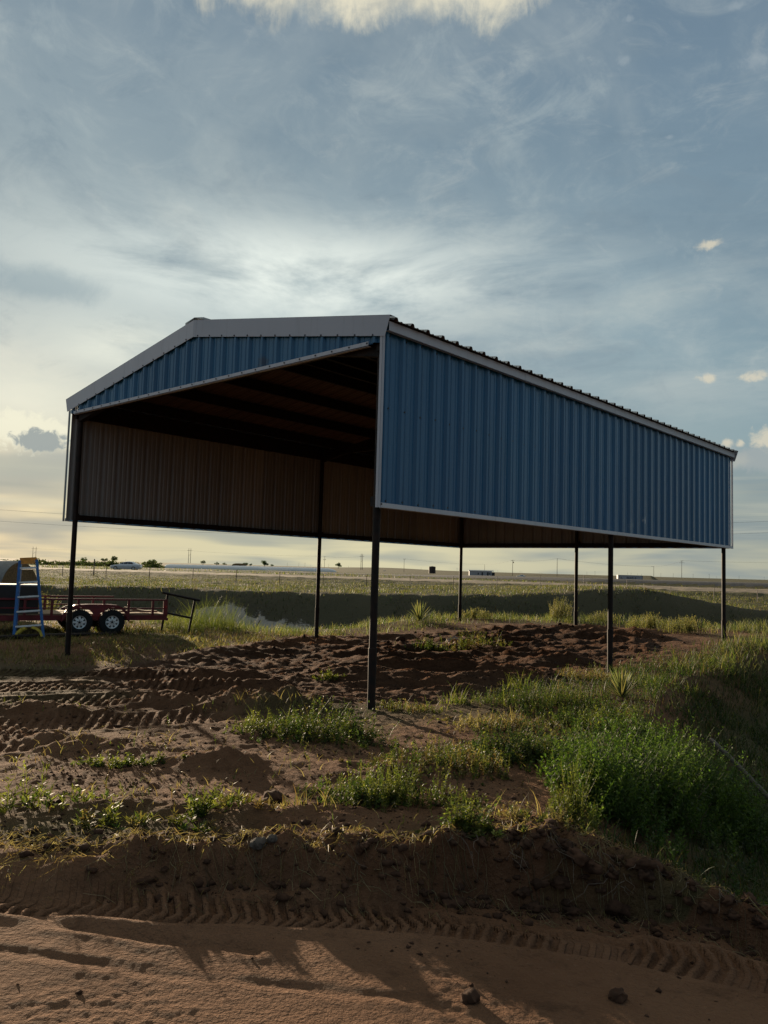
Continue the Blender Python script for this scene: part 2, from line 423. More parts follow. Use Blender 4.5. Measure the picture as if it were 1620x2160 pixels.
def fbm(x, y, seed=0, oct=4, gain=.5, lac=2.03):
    s = 0; a = 1.0
    for i in range(oct):
        s = s + a * perlin(x, y, seed + i); x = x * lac + 7.1; y = y * lac + 3.7; a *= gain
    return s
def sst(a, b, x):
    t = np.clip((x - a) / (b - a), 0, 1); return t * t * (3 - 2 * t)
def in_poly(x, y, poly, soft=.4):
    """Soft mask of a polygon (1 inside), by signed distance."""
    x = np.asarray(x, float); y = np.asarray(y, float); d = np.full(x.shape, 1e9); ins = np.zeros(x.shape, bool); n = len(poly)
    for i in range(n):
        ax, ay = poly[i]; bx, by = poly[(i + 1) % n]; ex, ey = bx - ax, by - ay
        t = np.clip(((x - ax) * ex + (y - ay) * ey) / (ex * ex + ey * ey), 0, 1)
        d = np.minimum(d, np.hypot(x - ax - t * ex, y - ay - t * ey))
        c = ((ay > y) != (by > y)) & (x < (bx - ax) * (y - ay) / (by - ay + 1e-12) + ax); ins ^= c
    s = np.where(ins, d, -d); return sst(-soft, soft, s)
def path_dist(x, y, pts):
    """Distance to a polyline, arc length along it, and signed side."""
    best = np.full(np.shape(x), 1e9); arc = np.zeros(np.shape(x)); side = np.zeros(np.shape(x)); L0 = 0.0
    for (ax, ay), (bx, by) in zip(pts[:-1], pts[1:]):
        ex, ey = bx - ax, by - ay; L = math.hypot(ex, ey)
        t = np.clip(((x - ax) * ex + (y - ay) * ey) / (L * L), 0, 1); d = np.hypot(x - ax - t * ex, y - ay - t * ey)
        s = ((x - ax) * ey - (y - ay) * ex) / L; k = d < best
        arc = np.where(k, L0 + t * L, arc); side = np.where(k, s, side); best = np.minimum(best, d); L0 += L
    return best, arc, side

# ------------------------------------------------------------------ the shed's own frame on the ground
SH0 = np.array([-0.0781, 9.3023]); SYAW = 0.734
EV = np.array([math.sin(SYAW), math.cos(SYAW)]); EU = np.array([-math.cos(SYAW), math.sin(SYAW)])
SL, SW = 12.192, 7.782
def shed_uv(x, y): return (x - SH0[0]) * EV[0] + (y - SH0[1]) * EV[1], (x - SH0[0]) * EU[0] + (y - SH0[1]) * EU[1]

# ------------------------------------------------------------------ terrain
DUG = [(-4.5, 12.0), (-3.0, 10.6), (-1.9, 9.5), (.6, 10.0), (2.9, 12.8), (6.0, 16.6), (7.3, 20.6), (4.0, 21.6), (1.5, 20.8), (-2.0, 19.6), (-3.9, 15.0)]
TRACKS = [[(-14, 9.4), (-7, 11.1), (-4.5, 12.0), (-2.6, 12.4)], [(-14, 8.2), (-6.5, 9.8), (-3.4, 10.9), (-1.9, 11.2)], [(-13, 7.0), (-6.0, 8.5), (-3.6, 9.6), (-1.6, 10.3)],
          [(-12, 6.0), (-5.0, 7.3), (-3.2, 8.2), (-1.8, 8.8)], [(-10, 5.3), (-4.6, 6.5), (-3.2, 7.3)]]
ROADTREAD = [(-9, 4.6), (-2.1, 4.18), (-1.4, 4.21), (-.55, 4.27), (.5, 4.28), (1.27, 4.22), (1.93, 4.0), (3.0, 3.45), (5, 2.2)]
def bank_line(x):
    return np.interp(x, [-30, -8, -2.2, -1.1, 0, 1.2, 1.7, 2.3, 3.2, 5, 8, 30], [6.5, 5.0, 4.60, 4.66, 4.76, 4.95, 4.95, 4.66, 4.2, 3.6, 2.3, -10])
def rim_z(x):          # top of the far bank
    return np.interp(x, [-60, -28, -17, -9.4, -3, 9.4, 13.6, 17, 19.5, 22, 26, 32, 60], [-.2, -.2, .0, -.1, -.1, .15, .5, .85, .85, .4, -.3, -.5, -.4])
RIM = [(-60, 27), (-14, 25.5), (-9, 24.3), (-6, 22.8), (-2.6, 21.6), (.6, 23.2), (2.8, 24.9), (6, 24.6), (9.5, 23.2), (13, 20), (40, 4)]
CALP = [(-14.5, 47), (-14, 54.6), (-10.5, 55.6), (-6, 55.0), (-3.0, 53.6), (-2.0, 47)]
HWY = [(-900, 330), (-300, 275), (-120, 240), (4, 196), (22, 152), (38, 131), (62, 118), (150, 95), (600, 30)]
GRV = [(-700, 190), (-60, 101), (-20, 95), (0, 93), (22, 89), (60, 84), (500, 40)]
def hwy_h(x): return np.interp(x, [-400, -120, 4, 22, 38, 62, 150], [.1, .15, .35, .72, .85, .9, .9])
def H(x, y, detail=True):
    x = np.asarray(x, float); y = np.asarray(y, float)
    sv, su = shed_uv(x, y)
    dist = np.hypot(x, y)
    # pad
    z = .27 * sst(7, 12, sv) * sst(-6, 2, 14 - np.abs(sv - 9)) - .08 * sst(2, 7, su) * sst(13.5, 9, sv) * sst(-2, 0, sv)
    near = sst(40, 24, y)
    # basin behind the pad: rim about 14 m along the shed, and y = 25 on the left
    rd_, _, rs2 = path_dist(x, y, RIM); rim = np.where(rs2 < 0, rd_, -rd_)
    rim = rim + 1.0 * perlin(x * .3, y * .3, 5)
    z = z + .13 * sst(13.2, 16.0, y) * sst(-3.0, -6.0, x)
    basin = -3.3 * sst(0, 6.0, rim) + .35 * fbm(x * .12, y * .12, 9, 3) * sst(0, 4, rim)
    top = rim_z(x + .0)
    bankt = sst(51.5, 58.0, y + 1.6 * perlin(x * .13, y * .05, 11))
    far = top + (.42 - top) * sst(62, 88, y)
    z = z * (1 - sst(0, 3, rim)) + basin
    z = z * (1 - bankt) + far * bankt
    # plain beyond
    pl = .56 - .66 * sst(145, 400, dist) + 7.6 * sst(0, 1, (dist - 420) / 2400.0) * (1 + .22 * perlin(x / 900.0 + 3, y / 900.0, 21))
    z = np.where(y > 84, pl + (far - pl) * sst(96, 84, y), z)
    azd = np.degrees(np.arctan2(x, y)); z = z + 4.2 * np.exp(-((azd - .3) / 3.0) ** 2) * sst(1900, 2500, dist) * (y > 0)
    z = z + 3.8 * sst(1.15, .55, np.abs(azd - 18.2)) * np.exp(-((dist - 720) / 60.0) ** 2) * (y > 0)
    # highway bank and gravel road
    dh, _, _ = path_dist(x, y, HWY); z = z + hwy_h(x) * sst(10.5, 5.0, dh) * (y > 60)
    dg, _, _ = path_dist(x, y, GRV); z = z + .24 * sst(10.5, 6.0, dg) * (y > 60)
    # hollow to the right of the pad
    d_, a_, s_ = path_dist(x, y, [(1.2, 5.3), (1.9, 7.0), (3.3, 9.8), (4.8, 13.0), (7.2, 15.6), (10.5, 18.0), (30, 24)])
    rgt = np.where(s_ > 0, d_, 0)
    z = z - (1.75 * (sst(-1.6, 3.2, rgt) - sst(-1.6, 3.2, 0.0)) + 1.3 * sst(3.0, 12, rgt)) * sst(26, 20, y) * sst(4.6, 6.4, y + .35 * x)
    # road and its cut bank
    yb = bank_line(x) + .13 * perlin(x * 1.7, 0 * x, 31) + .08 * perlin(x * 5.1, 0 * x + .5, 32) + .025 * perlin(x * 11.0, y * 4, 33)
    w = np.interp(x, [-4, -2.2, -1.6, -1.2, -.5, -.15, .15, .45, 1.2, 6], [1.3, 1.0, .45, .15, .15, .28, .26, .12, .10, .10])
    t = sst(0, 1, (y - yb + w) / w)
    roadz = np.interp(x, [-12, -3, -2, -1.4, -.9, -.4, .1, .8, 1.4, 2.4, 6], [-.02, -.04, -.07, -.12, -.17, -.20, -.22, -.31, -.40, -.46, -.48])
    lip = np.interp(x, [-3, -1.2, -.4, .5, 1.2, 2.2], [.0, .0, .02, .03, .06, .09]) * np.exp(-((y - yb - .16) / .17) ** 2)
    z = z + lip
    roadz = roadz * (1 - .42 * sst(.25, .75, yb - y))
    bulge = -.035 * np.sin(np.pi * np.clip(t, 0, 1)) * perlin(x * 4.0, y * 4.0, 36)
    z = np.where(y < 14, roadz + (z - roadz) * t + bulge, z)
    if not detail: return z
    on = sst(44, 26, y) * (y > 0.5)
    # broad and fine roughness
    padm = t * on
    z = z + padm * (.030 * fbm(x * .8, y * .8, 41, 3) + .016 * fbm(x * 4.2, y * 4.2, 44, 4))
    trk = np.zeros(x.shape)
    for tr in TRACKS: trk = np.maximum(trk, sst(.5, .4, path_dist(x, y, tr)[0]))
    z = z + padm * (1 - .65 * trk) * sst(16, 11, y) * (.011 * fbm(x * 9.5, y * 9.5, 46, 2) + .007 * fbm(x * 19, y * 19, 48, 2))
    # dug soil: heaped clods in ragged rows
    dug = in_poly(x, y, DUG, .45)
    r1 = 1 - np.abs(perlin(x * .36 + .6 * perlin(x * .5, y * .5, 53), y * 1.0 + .5 * perlin(x * .8, y * .8, 54), 51)) * 2.3
    r2 = 1 - np.abs(perlin(x * 1.1 + 3, y * 2.4 + .6 * perlin(x * 2, y * 2, 56), 55)) * 2.1
    z = z + dug * (.16 * np.clip(r1, 0, 1) ** 2 * sst(-.2, .35, perlin(x * .33, y * .33, 57) + .2) + .055 * np.clip(r2, 0, 1) ** 2 + .036 * fbm(x * 5.0, y * 6.5, 58, 4) + .05 * np.clip(perlin(x * 3.1, y * 3.6, 59) - .25, 0, 1) - .05)
    # heaps by the pad
    for hx, hy, rx, ry, hh in ((-1.35, 6.75, .42, .22, .11), (-3.7, 8.75, .7, .3, .09), (-1.35, 9.5, .75, .38, .20), (-2.6, 9.6, .5, .2, .10), (-.55, 5.4, .5, .2, .07), (-1.7, 5.5, .6, .2, .05), (-2.9, 7.2, .9, .3, .08), (.2, 6.6, .7, .3, .06), (.9, 5.35, .35, .16, .06)):
        q = ((x - hx) / rx) ** 2 + ((y - hy) / ry) ** 2
        z = z + np.where(y < 14, hh * np.exp(-q) * (1 + 1.0 * fbm(x * 4.3, y * 4.3, 61, 4)), 0)
    # tyre tracks on the left of the pad
    for k, tr in enumerate(TRACKS):
        d, s, side = path_dist(x, y, tr); m = sst(.44, .36, d + .05 * perlin(x * 2, y * 2, 71 + k)) * (y > 4) * (y < 20)
        ph = s / .115 + side * 2.0 + .35 * perlin(x * 1.8, y * 1.8, 181 + k)
        lug = sst(-.15, .55, np.sin(2 * np.pi * ph)) * (np.abs(side) > .03)
        keep = .65 + .35 * sst(-.25, .2, perlin(x * 1.1, y * 1.1, 77 + k))
        z = z + m * (-.036 + .040 * lug * keep) + .024 * np.exp(-((d - .47) / .06) ** 2) * (y > 4) * (y < 20) * (.6 + .8 * perlin(x * 1.5, y * 1.5, 79))
    # road: tread band, ruts, trampled patches
    rd = (1 - t) * (y > 0)
    d, s, side = path_dist(x, y, ROADTREAD); wob = .04 * perlin(x * 1.6, y * 1.6, 81)
    m = sst(.25, .19, d + wob) * rd
    ph = s / .074 + np.abs(side) * 3.2 + .35 * perlin(x * 1.8, y * 1.8, 181 + len(TRACKS))
    lug = sst(-.35, .30, np.sin(2 * np.pi * ph))
    keep = sst(-.35, .15, perlin(x * 2.2, y * 2.2, 85))
    z = z + m * (-.034 + .034 * lug * keep + .010 * fbm(x * 14, y * 14, 86, 2)) + rd * .016 * np.exp(-((d - .28) / .045) ** 2)
    for rut, wd, dp in (([(-6, 5.1), (-2.0, 4.42), (-1.15, 4.30), (-.5, 4.32)], .04, .014), ([(-6, 4.5), (-2.0, 4.02), (-1.2, 3.85), (-.55, 3.78)], .045, .024), ([(-4, 3.9), (-.9, 3.52), (.2, 3.45), (.6, 3.3)], .035, .008), ([(-.2, 3.72), (.6, 3.66), (1.5, 3.3)], .03, .004)):
        d, s, side = path_dist(x, y, rut)
        brk = sst(-.25, .25, perlin(x * 2.6, y * 2.6, 89) + .1); wv = wd * (1 + .5 * perlin(x * 3.5, y * 3.5, 90))
        z = z + rd * (-dp * np.exp(-(d / wv) ** 2) + dp * .35 * np.exp(-((d - 1.8 * wv) / (.9 * wv)) ** 2)) * (.3 + .7 * brk)
    rough = sst(.0, .3, perlin(x * .9 + 4, y * .9, 91) + .35 * sst(-.3, -1.6, x)) * rd
    z = z + rough * (.006 * fbm(x * 9, y * 9, 92, 2) + .006 * fbm(x * 22, y * 22, 93, 3)) + rd * (.006 * fbm(x * 1.3, y * 1.3, 95, 2) + .0022 * fbm(x * 16, y * 16, 96, 2))
    bankm = np.exp(-((y - yb) / .20) ** 2) * (y < 12) * (y > 1) * sst(-2.6, -1.0, x)
    z = z + bankm * (.085 * fbm(x * 3.4, y * 4.5, 97, 4) + .06 * (1 - 2.2 * np.abs(perlin(x * 6.5, y * 7.5, 98))))
    # basin, far bank and field relief
    z = z + sst(24, 30, y) * sst(140, 70, y) * (.14 * fbm(x * .5, y * .5, 101, 4))
    return z
def h1(x, y): return float(H(np.array([x]), np.array([y]))[0])
def at(px, py, z0=0.0):
    """Ground point seen at a pixel of the photograph."""
    d = CF + CR * (px - 810) / FPX - CU * (py - 1080) / FPX; z = z0
    for _ in range(25):
        t = (z - CAM_H) / d[2]; x, y = d[0] * t, d[1] * t; z = .5 * z + .5 * h1(x, y)
    return float(x), float(y), h1(x, y)
def along(px, depth):
    """Ground point at a given distance on the bearing of a pixel column."""
    d = CF + CR * (px - 810) / FPX - CU * (1204 + .0285 * (px - 810) - 1080) / FPX
    x = d[0] / d[1] * depth; return float(x), float(depth), h1(x, depth)

rows = [-6000, -3000, -1500, -700, -350, -170, -80, -40, -20, -10, -6, -4, -2.5, -1.2, -.2, .6]
y = 1.2
while y < 420: rows.append(y); y += max(.010, (.0034 if y < 5.6 else .0045) * (y + .3)) if y < 14 else (.0068 * y if y < 62 else .009 * y)
while y < 9000: rows.append(y); y *= 1.035
rows = np.array(rows + [9000.0])
NC = 500
cu = np.linspace(-1, 1, NC)
oc = np.cumsum(1.22 ** np.arange(34)) * .05
oc = oc / oc[-1]
gx = []
for yy in rows:
    w = .60 * (abs(yy) + 1.6)
    gx.append(np.concatenate([-w - (9000 - min(w, 8000)) * oc[::-1], cu * w, w + (9000 - min(w, 8000)) * oc]))
gx = np.array(gx); gy = np.repeat(rows[:, None], gx.shape[1], 1)
gz = H(gx, gy)
nr, nc = gx.shape
V = np.stack([gx, gy, gz], -1).reshape(-1, 3)
idx = np.arange(nr * nc).reshape(nr, nc)
Q = np.stack([idx[:-1, :-1], idx[:-1, 1:], idx[1:, 1:], idx[1:, :-1]], -1).reshape(-1, 4)
# attributes that tell soils apart
sv, su = shed_uv(gx, gy)
dug = in_poly(gx, gy, DUG, .5)
ybk = bank_line(gx)
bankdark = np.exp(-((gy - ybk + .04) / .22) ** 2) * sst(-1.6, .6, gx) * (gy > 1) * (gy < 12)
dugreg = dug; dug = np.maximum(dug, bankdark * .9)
roadm = sst(.25, -.05, gy - ybk) * (gy < 14)
cal = in_poly(gx, gy, CALP, 1.1) * sst(-.3, .12, fbm(gx * .35, gy * .6, 111, 4) + .12)
grass = sst(-.15, .35, fbm(gx * .25, gy * .25, 113, 4)) * .6 * (gy < 30) * (1 - roadm) * (1 - dug)
grass = np.maximum(grass, sst(-1.2, .8, np.where(path_dist(gx, gy, RIM)[2] < 0, 1, -1) * path_dist(gx, gy, RIM)[0]) * .85)
rgt_d, _, rs_ = path_dist(gx, gy, [(1.2, 5.3), (1.9, 7.0), (3.3, 9.8), (4.8, 13.0), (7.2, 15.6), (10.5, 18.0), (30, 24)])
grass = np.maximum(grass, np.where((rs_ > 0) & (gy > 4.8), sst(0, 1.2, rgt_d), 0) * .9)
grass = np.where(gy > 60, .9, grass) * (1 - cal)
grass = np.where((gy > 44) & (gy < 58.5), grass * .55, grass)
dg, _, _ = path_dist(gx, gy, GRV); dh, _, _ = path_dist(gx, gy, HWY)
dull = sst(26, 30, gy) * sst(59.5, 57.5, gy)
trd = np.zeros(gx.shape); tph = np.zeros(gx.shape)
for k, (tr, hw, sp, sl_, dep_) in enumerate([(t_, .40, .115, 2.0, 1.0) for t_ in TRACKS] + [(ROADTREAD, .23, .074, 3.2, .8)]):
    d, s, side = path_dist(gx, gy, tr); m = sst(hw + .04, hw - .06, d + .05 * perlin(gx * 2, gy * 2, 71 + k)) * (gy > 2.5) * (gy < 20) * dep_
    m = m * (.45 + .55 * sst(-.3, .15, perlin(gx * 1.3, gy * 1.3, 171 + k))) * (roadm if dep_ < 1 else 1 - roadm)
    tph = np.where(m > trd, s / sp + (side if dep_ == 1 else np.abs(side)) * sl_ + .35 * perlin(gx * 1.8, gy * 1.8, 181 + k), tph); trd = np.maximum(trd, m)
pack = roadm * (.5 + .5 * sst(-.2, .3, fbm(gx * .9, gy * .9, 117, 3)))

def earth_mat(name, kind='soil'):
    m, t, o = new_mat(name)
    p = worldpos()
    n1 = noise(p, .9, 5, .6); n2 = noise(p, 7.0, 5, .65); n3 = noise(p, 45.0, 3, .6); nb = noise(vscale(p, 1, 1, .3), .07, 4, .55)
    if kind == 'asphalt':
        k = mixc(n2, (.040, .040, .042), (.065, .064, .064)); bsdf(t, o, k, .9, 0, .3, n2, .4, .03); return m
    if kind == 'gravel':
        k = mixc(n2, (.17, .135, .095), (.25, .195, .135)); bsdf(t, o, k, .95, 0, .2, n2, .5, .03); return m
    dugA, calA, grA, pkA = attr('dug'), attr('cal'), attr('grass'), attr('pack')
    k = mixc(smooth(.35, .65, n1), (.112, .054, .028), (.185, .098, .054))
    k = mixc(pkA * .8, k, mixc(n1, (.155, .080, .045), (.220, .122, .071)))
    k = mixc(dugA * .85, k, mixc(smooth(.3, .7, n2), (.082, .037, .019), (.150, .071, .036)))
    k = mixc(smooth(.52, .72, n2) * .45, k, (.050, .027, .016))
    k = mixc(smooth(.60, .75, n3) * .30, k, (.30, .20, .13))
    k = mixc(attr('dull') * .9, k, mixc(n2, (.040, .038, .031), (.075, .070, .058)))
    g = mixc(smooth(.35, .65, nb), mixc(n2, (.034, .042, .016), (.066, .071, .029)), mixc(n2, (.060, .058, .027), (.105, .096, .048)))
    k = mixc(grA * smooth(.30, .55, n2 + grA * .2), k, g)
    k = mixc(smooth(.30, .55, calA + (n2 - .5) * .8 + (n1 - .5) * .6) * .95, k, mixc(n2, (.27, .24, .205), (.43, .39, .34)))
    n4 = noise(p, 21.0, 6, .7)
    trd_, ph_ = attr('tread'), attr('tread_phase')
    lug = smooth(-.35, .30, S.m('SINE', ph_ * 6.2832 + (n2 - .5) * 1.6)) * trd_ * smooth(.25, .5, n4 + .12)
    k = mixc(trd_ * (1.0 - lug) * .40, k, (.060, .030, .017))                       # groove shade painted between the lugs as darker soil
    bmp = (n2 * .5 + n4 * .6) * (1.0 - pkA * .55) + n3 * (pkA * .25 + .25) + lug * .34
    bsdf(t, o, k, .95, 0, .10, bmp, 1.0, .06); return m
EARTH = earth_mat('earth'); ASPH = earth_mat('asphalt', 'asphalt'); GRAV = earth_mat('gravel', 'gravel')
cy = gy[:-1, :-1]; cx = gx[:-1, :-1]
reg = np.zeros(cx.shape, int)                                        # 0 ground
reg[(cy > 46.5) & (cy < 59) & (np.abs(cx) < 80)] = 1                 # far bank of the basin
reg[(roadm[:-1, :-1] > .5)] = 2                                      # dirt road
reg[(dugreg[:-1, :-1] > .5) & (cy < 24)] = 3                            # dug pad
reg[(cy > 60) & (dg[:-1, :-1] < 6.5)] = 4                            # gravel road
reg[(cy > 60) & (dh[:-1, :-1] < 8.6)] = 5                            # highway
reg[(cy > 300) & (reg == 0)] = 6                                     # plain
reg = reg.ravel()
for k, (nm, lb, mt) in enumerate((('ground', 'rough red dirt and weedy ground round the shed', EARTH), ('embankment', 'shaded far bank of the dry basin with a pale caliche patch', EARTH), ('dirt_road', 'smooth red dirt road with tyre tread marks in front', EARTH),
        ('soil_pad', 'freshly dug dark soil heaped under the shed roof', EARTH), ('gravel_road', 'pale gravel road crossing behind the wire fence', GRAV), ('highway', 'dark highway bank crossing beyond the gravel road', ASPH), ('plain', 'flat green plain rising to the horizon', EARTH))):
    q = Q[reg == k]
    if not len(q): continue
    us, inv = np.unique(q, return_inverse=True); inv = inv.reshape(-1, 4)
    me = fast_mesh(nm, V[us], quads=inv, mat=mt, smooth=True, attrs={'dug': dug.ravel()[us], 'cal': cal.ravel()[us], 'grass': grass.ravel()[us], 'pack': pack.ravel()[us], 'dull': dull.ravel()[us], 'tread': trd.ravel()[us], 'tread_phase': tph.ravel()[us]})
    tag(link(nm, me), lb, nm.replace('_', ' '), None, 'structure')

# ------------------------------------------------------------------ the open-sided metal shed
ZB, ZE = 2.422, 4.394
EAVE_U, EAVE_Z, SLOPE, RID = -.16, 4.64, .18, SW / 2
def roof_z(u): return EAVE_Z + SLOPE * ((u if u <= RID else SW - u) - EAVE_U)
PITCH_M = .3048
def profile(s0, s1, off=.06):
    """Ribbed sheet profile: list of (s, height) between s0 and s1."""
    pts = [(s0, None), (s1, None)]
    k0 = int(math.floor((s0 - off) / PITCH_M)) - 1
    for k in range(k0, k0 + int((s1 - s0) / PITCH_M) + 4):
        c = off + k * PITCH_M
        pts += [(c - .044, 0), (c - .018, .038), (c + .018, .038), (c + .044, 0)]
        for mm in (.1016, .2032):
            pts += [(c + mm - .021, 0), (c + mm - .008, .009), (c + mm + .008, .009), (c + mm + .021, 0)]
    pts.sort(key=lambda q: q[0])
    known = [(s, h) for s, h in pts if h is not None]
    xs, hs = [q[0] for q in known], [q[1] for q in known]
    res = [(s0, float(np.interp(s0, xs, hs)))] + [(s, h) for s, h in known if s0 + .002 < s < s1 - .002] + [(s1, float(np.interp(s1, xs, hs)))]
    return res
def sheet(name, s0, s1, zlo, zhi, fmap, mats, parent, lift=0.0, breaks=(), off=.06):
    pr = profile(s0, s1, off)
    for b in breaks:
        if s0 < b < s1: pr.append((b, float(np.interp(b, [q[0] for q in pr], [q[1] for q in pr]))))
    pr.sort()
    mb = MB(); n = len(pr)
    for th in (0.0, -.0022):
        mb.v += [tuple(map(float, fmap(s, h + th + lift, zlo(s)))) for s, h in pr] + [tuple(map(float, fmap(s, h + th + lift, zhi(s)))) for s, h in pr]
    for i in range(n - 1):
        mb.f.append((i, i + 1, n + i + 1, n + i)); mb.m.append(0)
        mb.f.append((2 * n + i + 1, 2 * n + i, 3 * n + i, 3 * n + i + 1)); mb.m.append(1)
        mb.f.append((i + 1, i, 2 * n + i, 2 * n + i + 1)); mb.m.append(0)
        mb.f.append((n + i, n + i + 1, 3 * n + i + 1, 3 * n + i)); mb.m.append(0)
    return mb.obj(name, mats, parent)
shed = thing('metal_shed', 'tall open-fronted shed of blue ribbed metal sheets on dark pipe posts', 'shed', (SH0[0], SH0[1], 0), math.atan2(EV[1], EV[0]))
WS = [M['blue'], M['inner']]
CW = 3 * PITCH_M
def spans(total):
    a = 0.0; r = []
    while a < total - .05: r.append((a, min(a + CW, total))); a += CW
    return r
top_side = 4.662
for i, (a, b) in enumerate(spans(SL)):
    lf = .0012 * (i % 2)
    sheet('wall_sheet', a, b + (.03 if b < SL else 0), lambda s: ZB, lambda s: top_side, lambda s, h, z: (s, -h, z), WS, shed, lf)
    sheet('wall_sheet', a, b + (.03 if b < SL else 0), lambda s: ZB, lambda s: top_side, lambda s, h, z: (s, SW + h, z), WS, shed, lf)
for i, (a, b) in enumerate(spans(SW)):
    lf = .0012 * (i % 2); e = .03 if b < SW else 0
    sheet('gable_sheet', a, b + e, lambda s: ZE, lambda s: roof_z(s) - .035, lambda s, h, z: (-h, s, z), WS, shed, lf, (RID,), .11)
    sheet('wall_sheet', a, b + e, lambda s: ZB, lambda s: roof_z(s) - .035, lambda s, h, z: (SL + h, s, z), WS, shed, lf, (RID,), .11)
nrm = math.hypot(1, SLOPE)
for i, (a, b) in enumerate(spans(SL)):
    lf = .0012 * (i % 2); e = .03 if b < SL else 0
    sheet('roof_sheet', a, b + e, lambda s: EAVE_U, lambda s: RID - .004, lambda s, h, q: (s, q - h * SLOPE / nrm, EAVE_Z + SLOPE * (q - EAVE_U) + h / nrm), [M['galv'], M['under']], shed, lf)
    sheet('roof_sheet', a, b + e, lambda s: RID - .004, lambda s: EAVE_U, lambda s, h, q: (s, SW - q + h * SLOPE / nrm, EAVE_Z + SLOPE * (q - EAVE_U) + h / nrm), [M['galv'], M['under']], shed, lf)
# trims
T = M['trim']
def rake(x, sgn):
    for side in (0, 1):
        f = (lambda u: u) if side == 0 else (lambda u: SW - u)
        mb = MB(); e = .001 if side else 0
        mb.prism([(x, f(EAVE_U - .004), EAVE_Z + .038), (x, f(RID - .001), roof_z(RID) + .036), (x, f(RID - .001), roof_z(RID) - .225), (x, f(-.085), roof_z(-.085) - .215)], (.004, 0, 0))
        x0, x1 = (x, x + .09) if sgn < 0 else (x - .085, x + .004)
        mb.prism([(x0, f(EAVE_U - .004), EAVE_Z + .0395), (x0, f(RID - .001), roof_z(RID) + .0375), (x0, f(RID - .001), roof_z(RID) + .0405), (x0, f(EAVE_U - .004), EAVE_Z + .0425)], (x1 - x0, 0, 0))
        mb.obj('rake_trim', T, shed)
rake(-.054, -1); rake(SL + .050, 1)
for f, nm in ((lambda y: y, 'r'), (lambda y: SW - y, 'l')):
    for q in range(4):
        x0, x1 = .005 + q * (SL - .01) / 4, .005 + (q + 1) * (SL - .01) / 4 + (.04 if q < 3 else 0); o_ = .0022 * (q % 2)
        mb = MB(); mb.box(((x0 + x1) / 2, f(-.098 - o_), 4.578), (x1 - x0, .002, .112)); mb.box(((x0 + x1) / 2, f(-.067 - o_), 4.520 - o_), (x1 - x0, .058, .002))
        mb.obj('eave_trim', T, shed)
    mb = MB(); mb.box((SL / 2, f(-.0435), ZB + .004), (SL - .010, .005, .056)); mb.box((SL / 2, f(-.010), ZB - .0255), (SL - .11, .054, .003)); mb.obj('bottom_trim', T, shed)
    for xc, xs in ((-.0430, 1), (SL + .0430, -1)):
        mb = MB(); zt = 4.47; zm = (ZB - .028 + zt) / 2; hh = zt - ZB + .028
        mb.box((xc + xs * .021, f(-.0450), zm), (.038, .004, hh)); mb.box((xc, f(-.0425 + .021), zm), (.004, .038, hh)); mb.obj('corner_trim', T if nm == 'r' else M['inner'], shed)
mb = MB(); mb.box((-.0430, SW / 2 + .02, ZE + .004), (.005, SW - .34, .048)); mb.box((-.012, SW / 2 + .02, ZE - .0285), (.050, SW - .34, .003)); mb.obj('gable_trim', T, shed)
mb = MB(); mb.box((SL + .0435, SW / 2, ZB + .004), (.005, SW - .11, .056)); mb.obj('bottom_trim', T, shed)
mb = MB()
for s in (1, -1):
    y0, y1 = RID + s * .002, RID + s * .24
    mb.prism([(-.045, y0, roof_z(RID) + .082), (-.045, y1, roof_z(RID) + .082 - SLOPE * .24), (-.045, y1, roof_z(RID) + .079 - SLOPE * .24 - .03), (-.045, y0, roof_z(RID) + .079)], (SL + .09, 0, 0))
mb.obj('ridge_cap', M['galv'], shed)
# frame
ST = M['steel']
mid = 6.3115
for (px_, py_) in ((.12, .12), (.12, SW - .12), (mid, .12), (mid, SW - .12), (SL - .12, .12), (SL - .12, SW - .12), (SL - .12, RID)):
    gp = SH0 + EV * px_ + EU * py_; g = h1(gp[0], gp[1])
    zt = 4.40 if abs(py_ - RID) > 1 else 5.10
    post = MB().tube([(px_, py_, g - .3), (px_, py_, zt)], .0455, 14).obj('post', ST, shed, True)
    zs = .73
    MB().tube([(px_, py_, g - .35), (px_, py_, zs - .45), (px_, py_, zs), (px_, py_, zs + .006)], [.047, .048, .0535, .047], 14).obj('sleeve', ST, post, True)
    MB().box((px_, py_ + (.055 if py_ < RID else -.055), ZB + .06), (.07, .05, .12)).obj('bracket', ST, post)
for yy in (.065, SW - .065):
    MB().box((SL / 2, yy, ZB + .05), (SL - .30, .05, .10)).obj('girt', ST, shed)
    MB().box((SL / 2, yy + (.02 if yy < 1 else -.02), 4.46), (SL - .06, .07, .30)).obj('eave_beam', ST, shed)
MB().box((SL - .065, SW / 2, ZB + .05), (.05, SW - .30, .10)).obj('girt', ST, shed)
for xx in (.12, mid, SL - .12):
    for s in (0, 1):
        a, b = ((xx, .10, roof_z(.10) - .37), (xx, RID - .002, roof_z(RID) - .37)) if s == 0 else ((xx, SW - .10, roof_z(.10) - .37), (xx, RID + .002, roof_z(RID) - .37))
        MB().bar(a, b, .10, .14).obj('rafter', ST, shed)
    MB().box((xx, RID, 4.47), (.09, SW - .36, .13)).obj('tie_beam', ST, shed)
for k in range(4):
    for s in (0, 1):
        u = .55 + k * 1.02; yy = u if s == 0 else SW - u; z = roof_z(u) - .105
        mb = MB(); mb.box((SL / 2, yy, z - .005), (SL - .14, .012, .19)); mb.box((SL / 2, yy + .03 * (1 if s else -1), z - .094), (SL - .14, .055, .008)); mb.box((SL / 2, yy + .03 * (1 if s else -1), z + .082), (SL - .14, .055, .006))
        mb.obj('purlin', ST, shed)
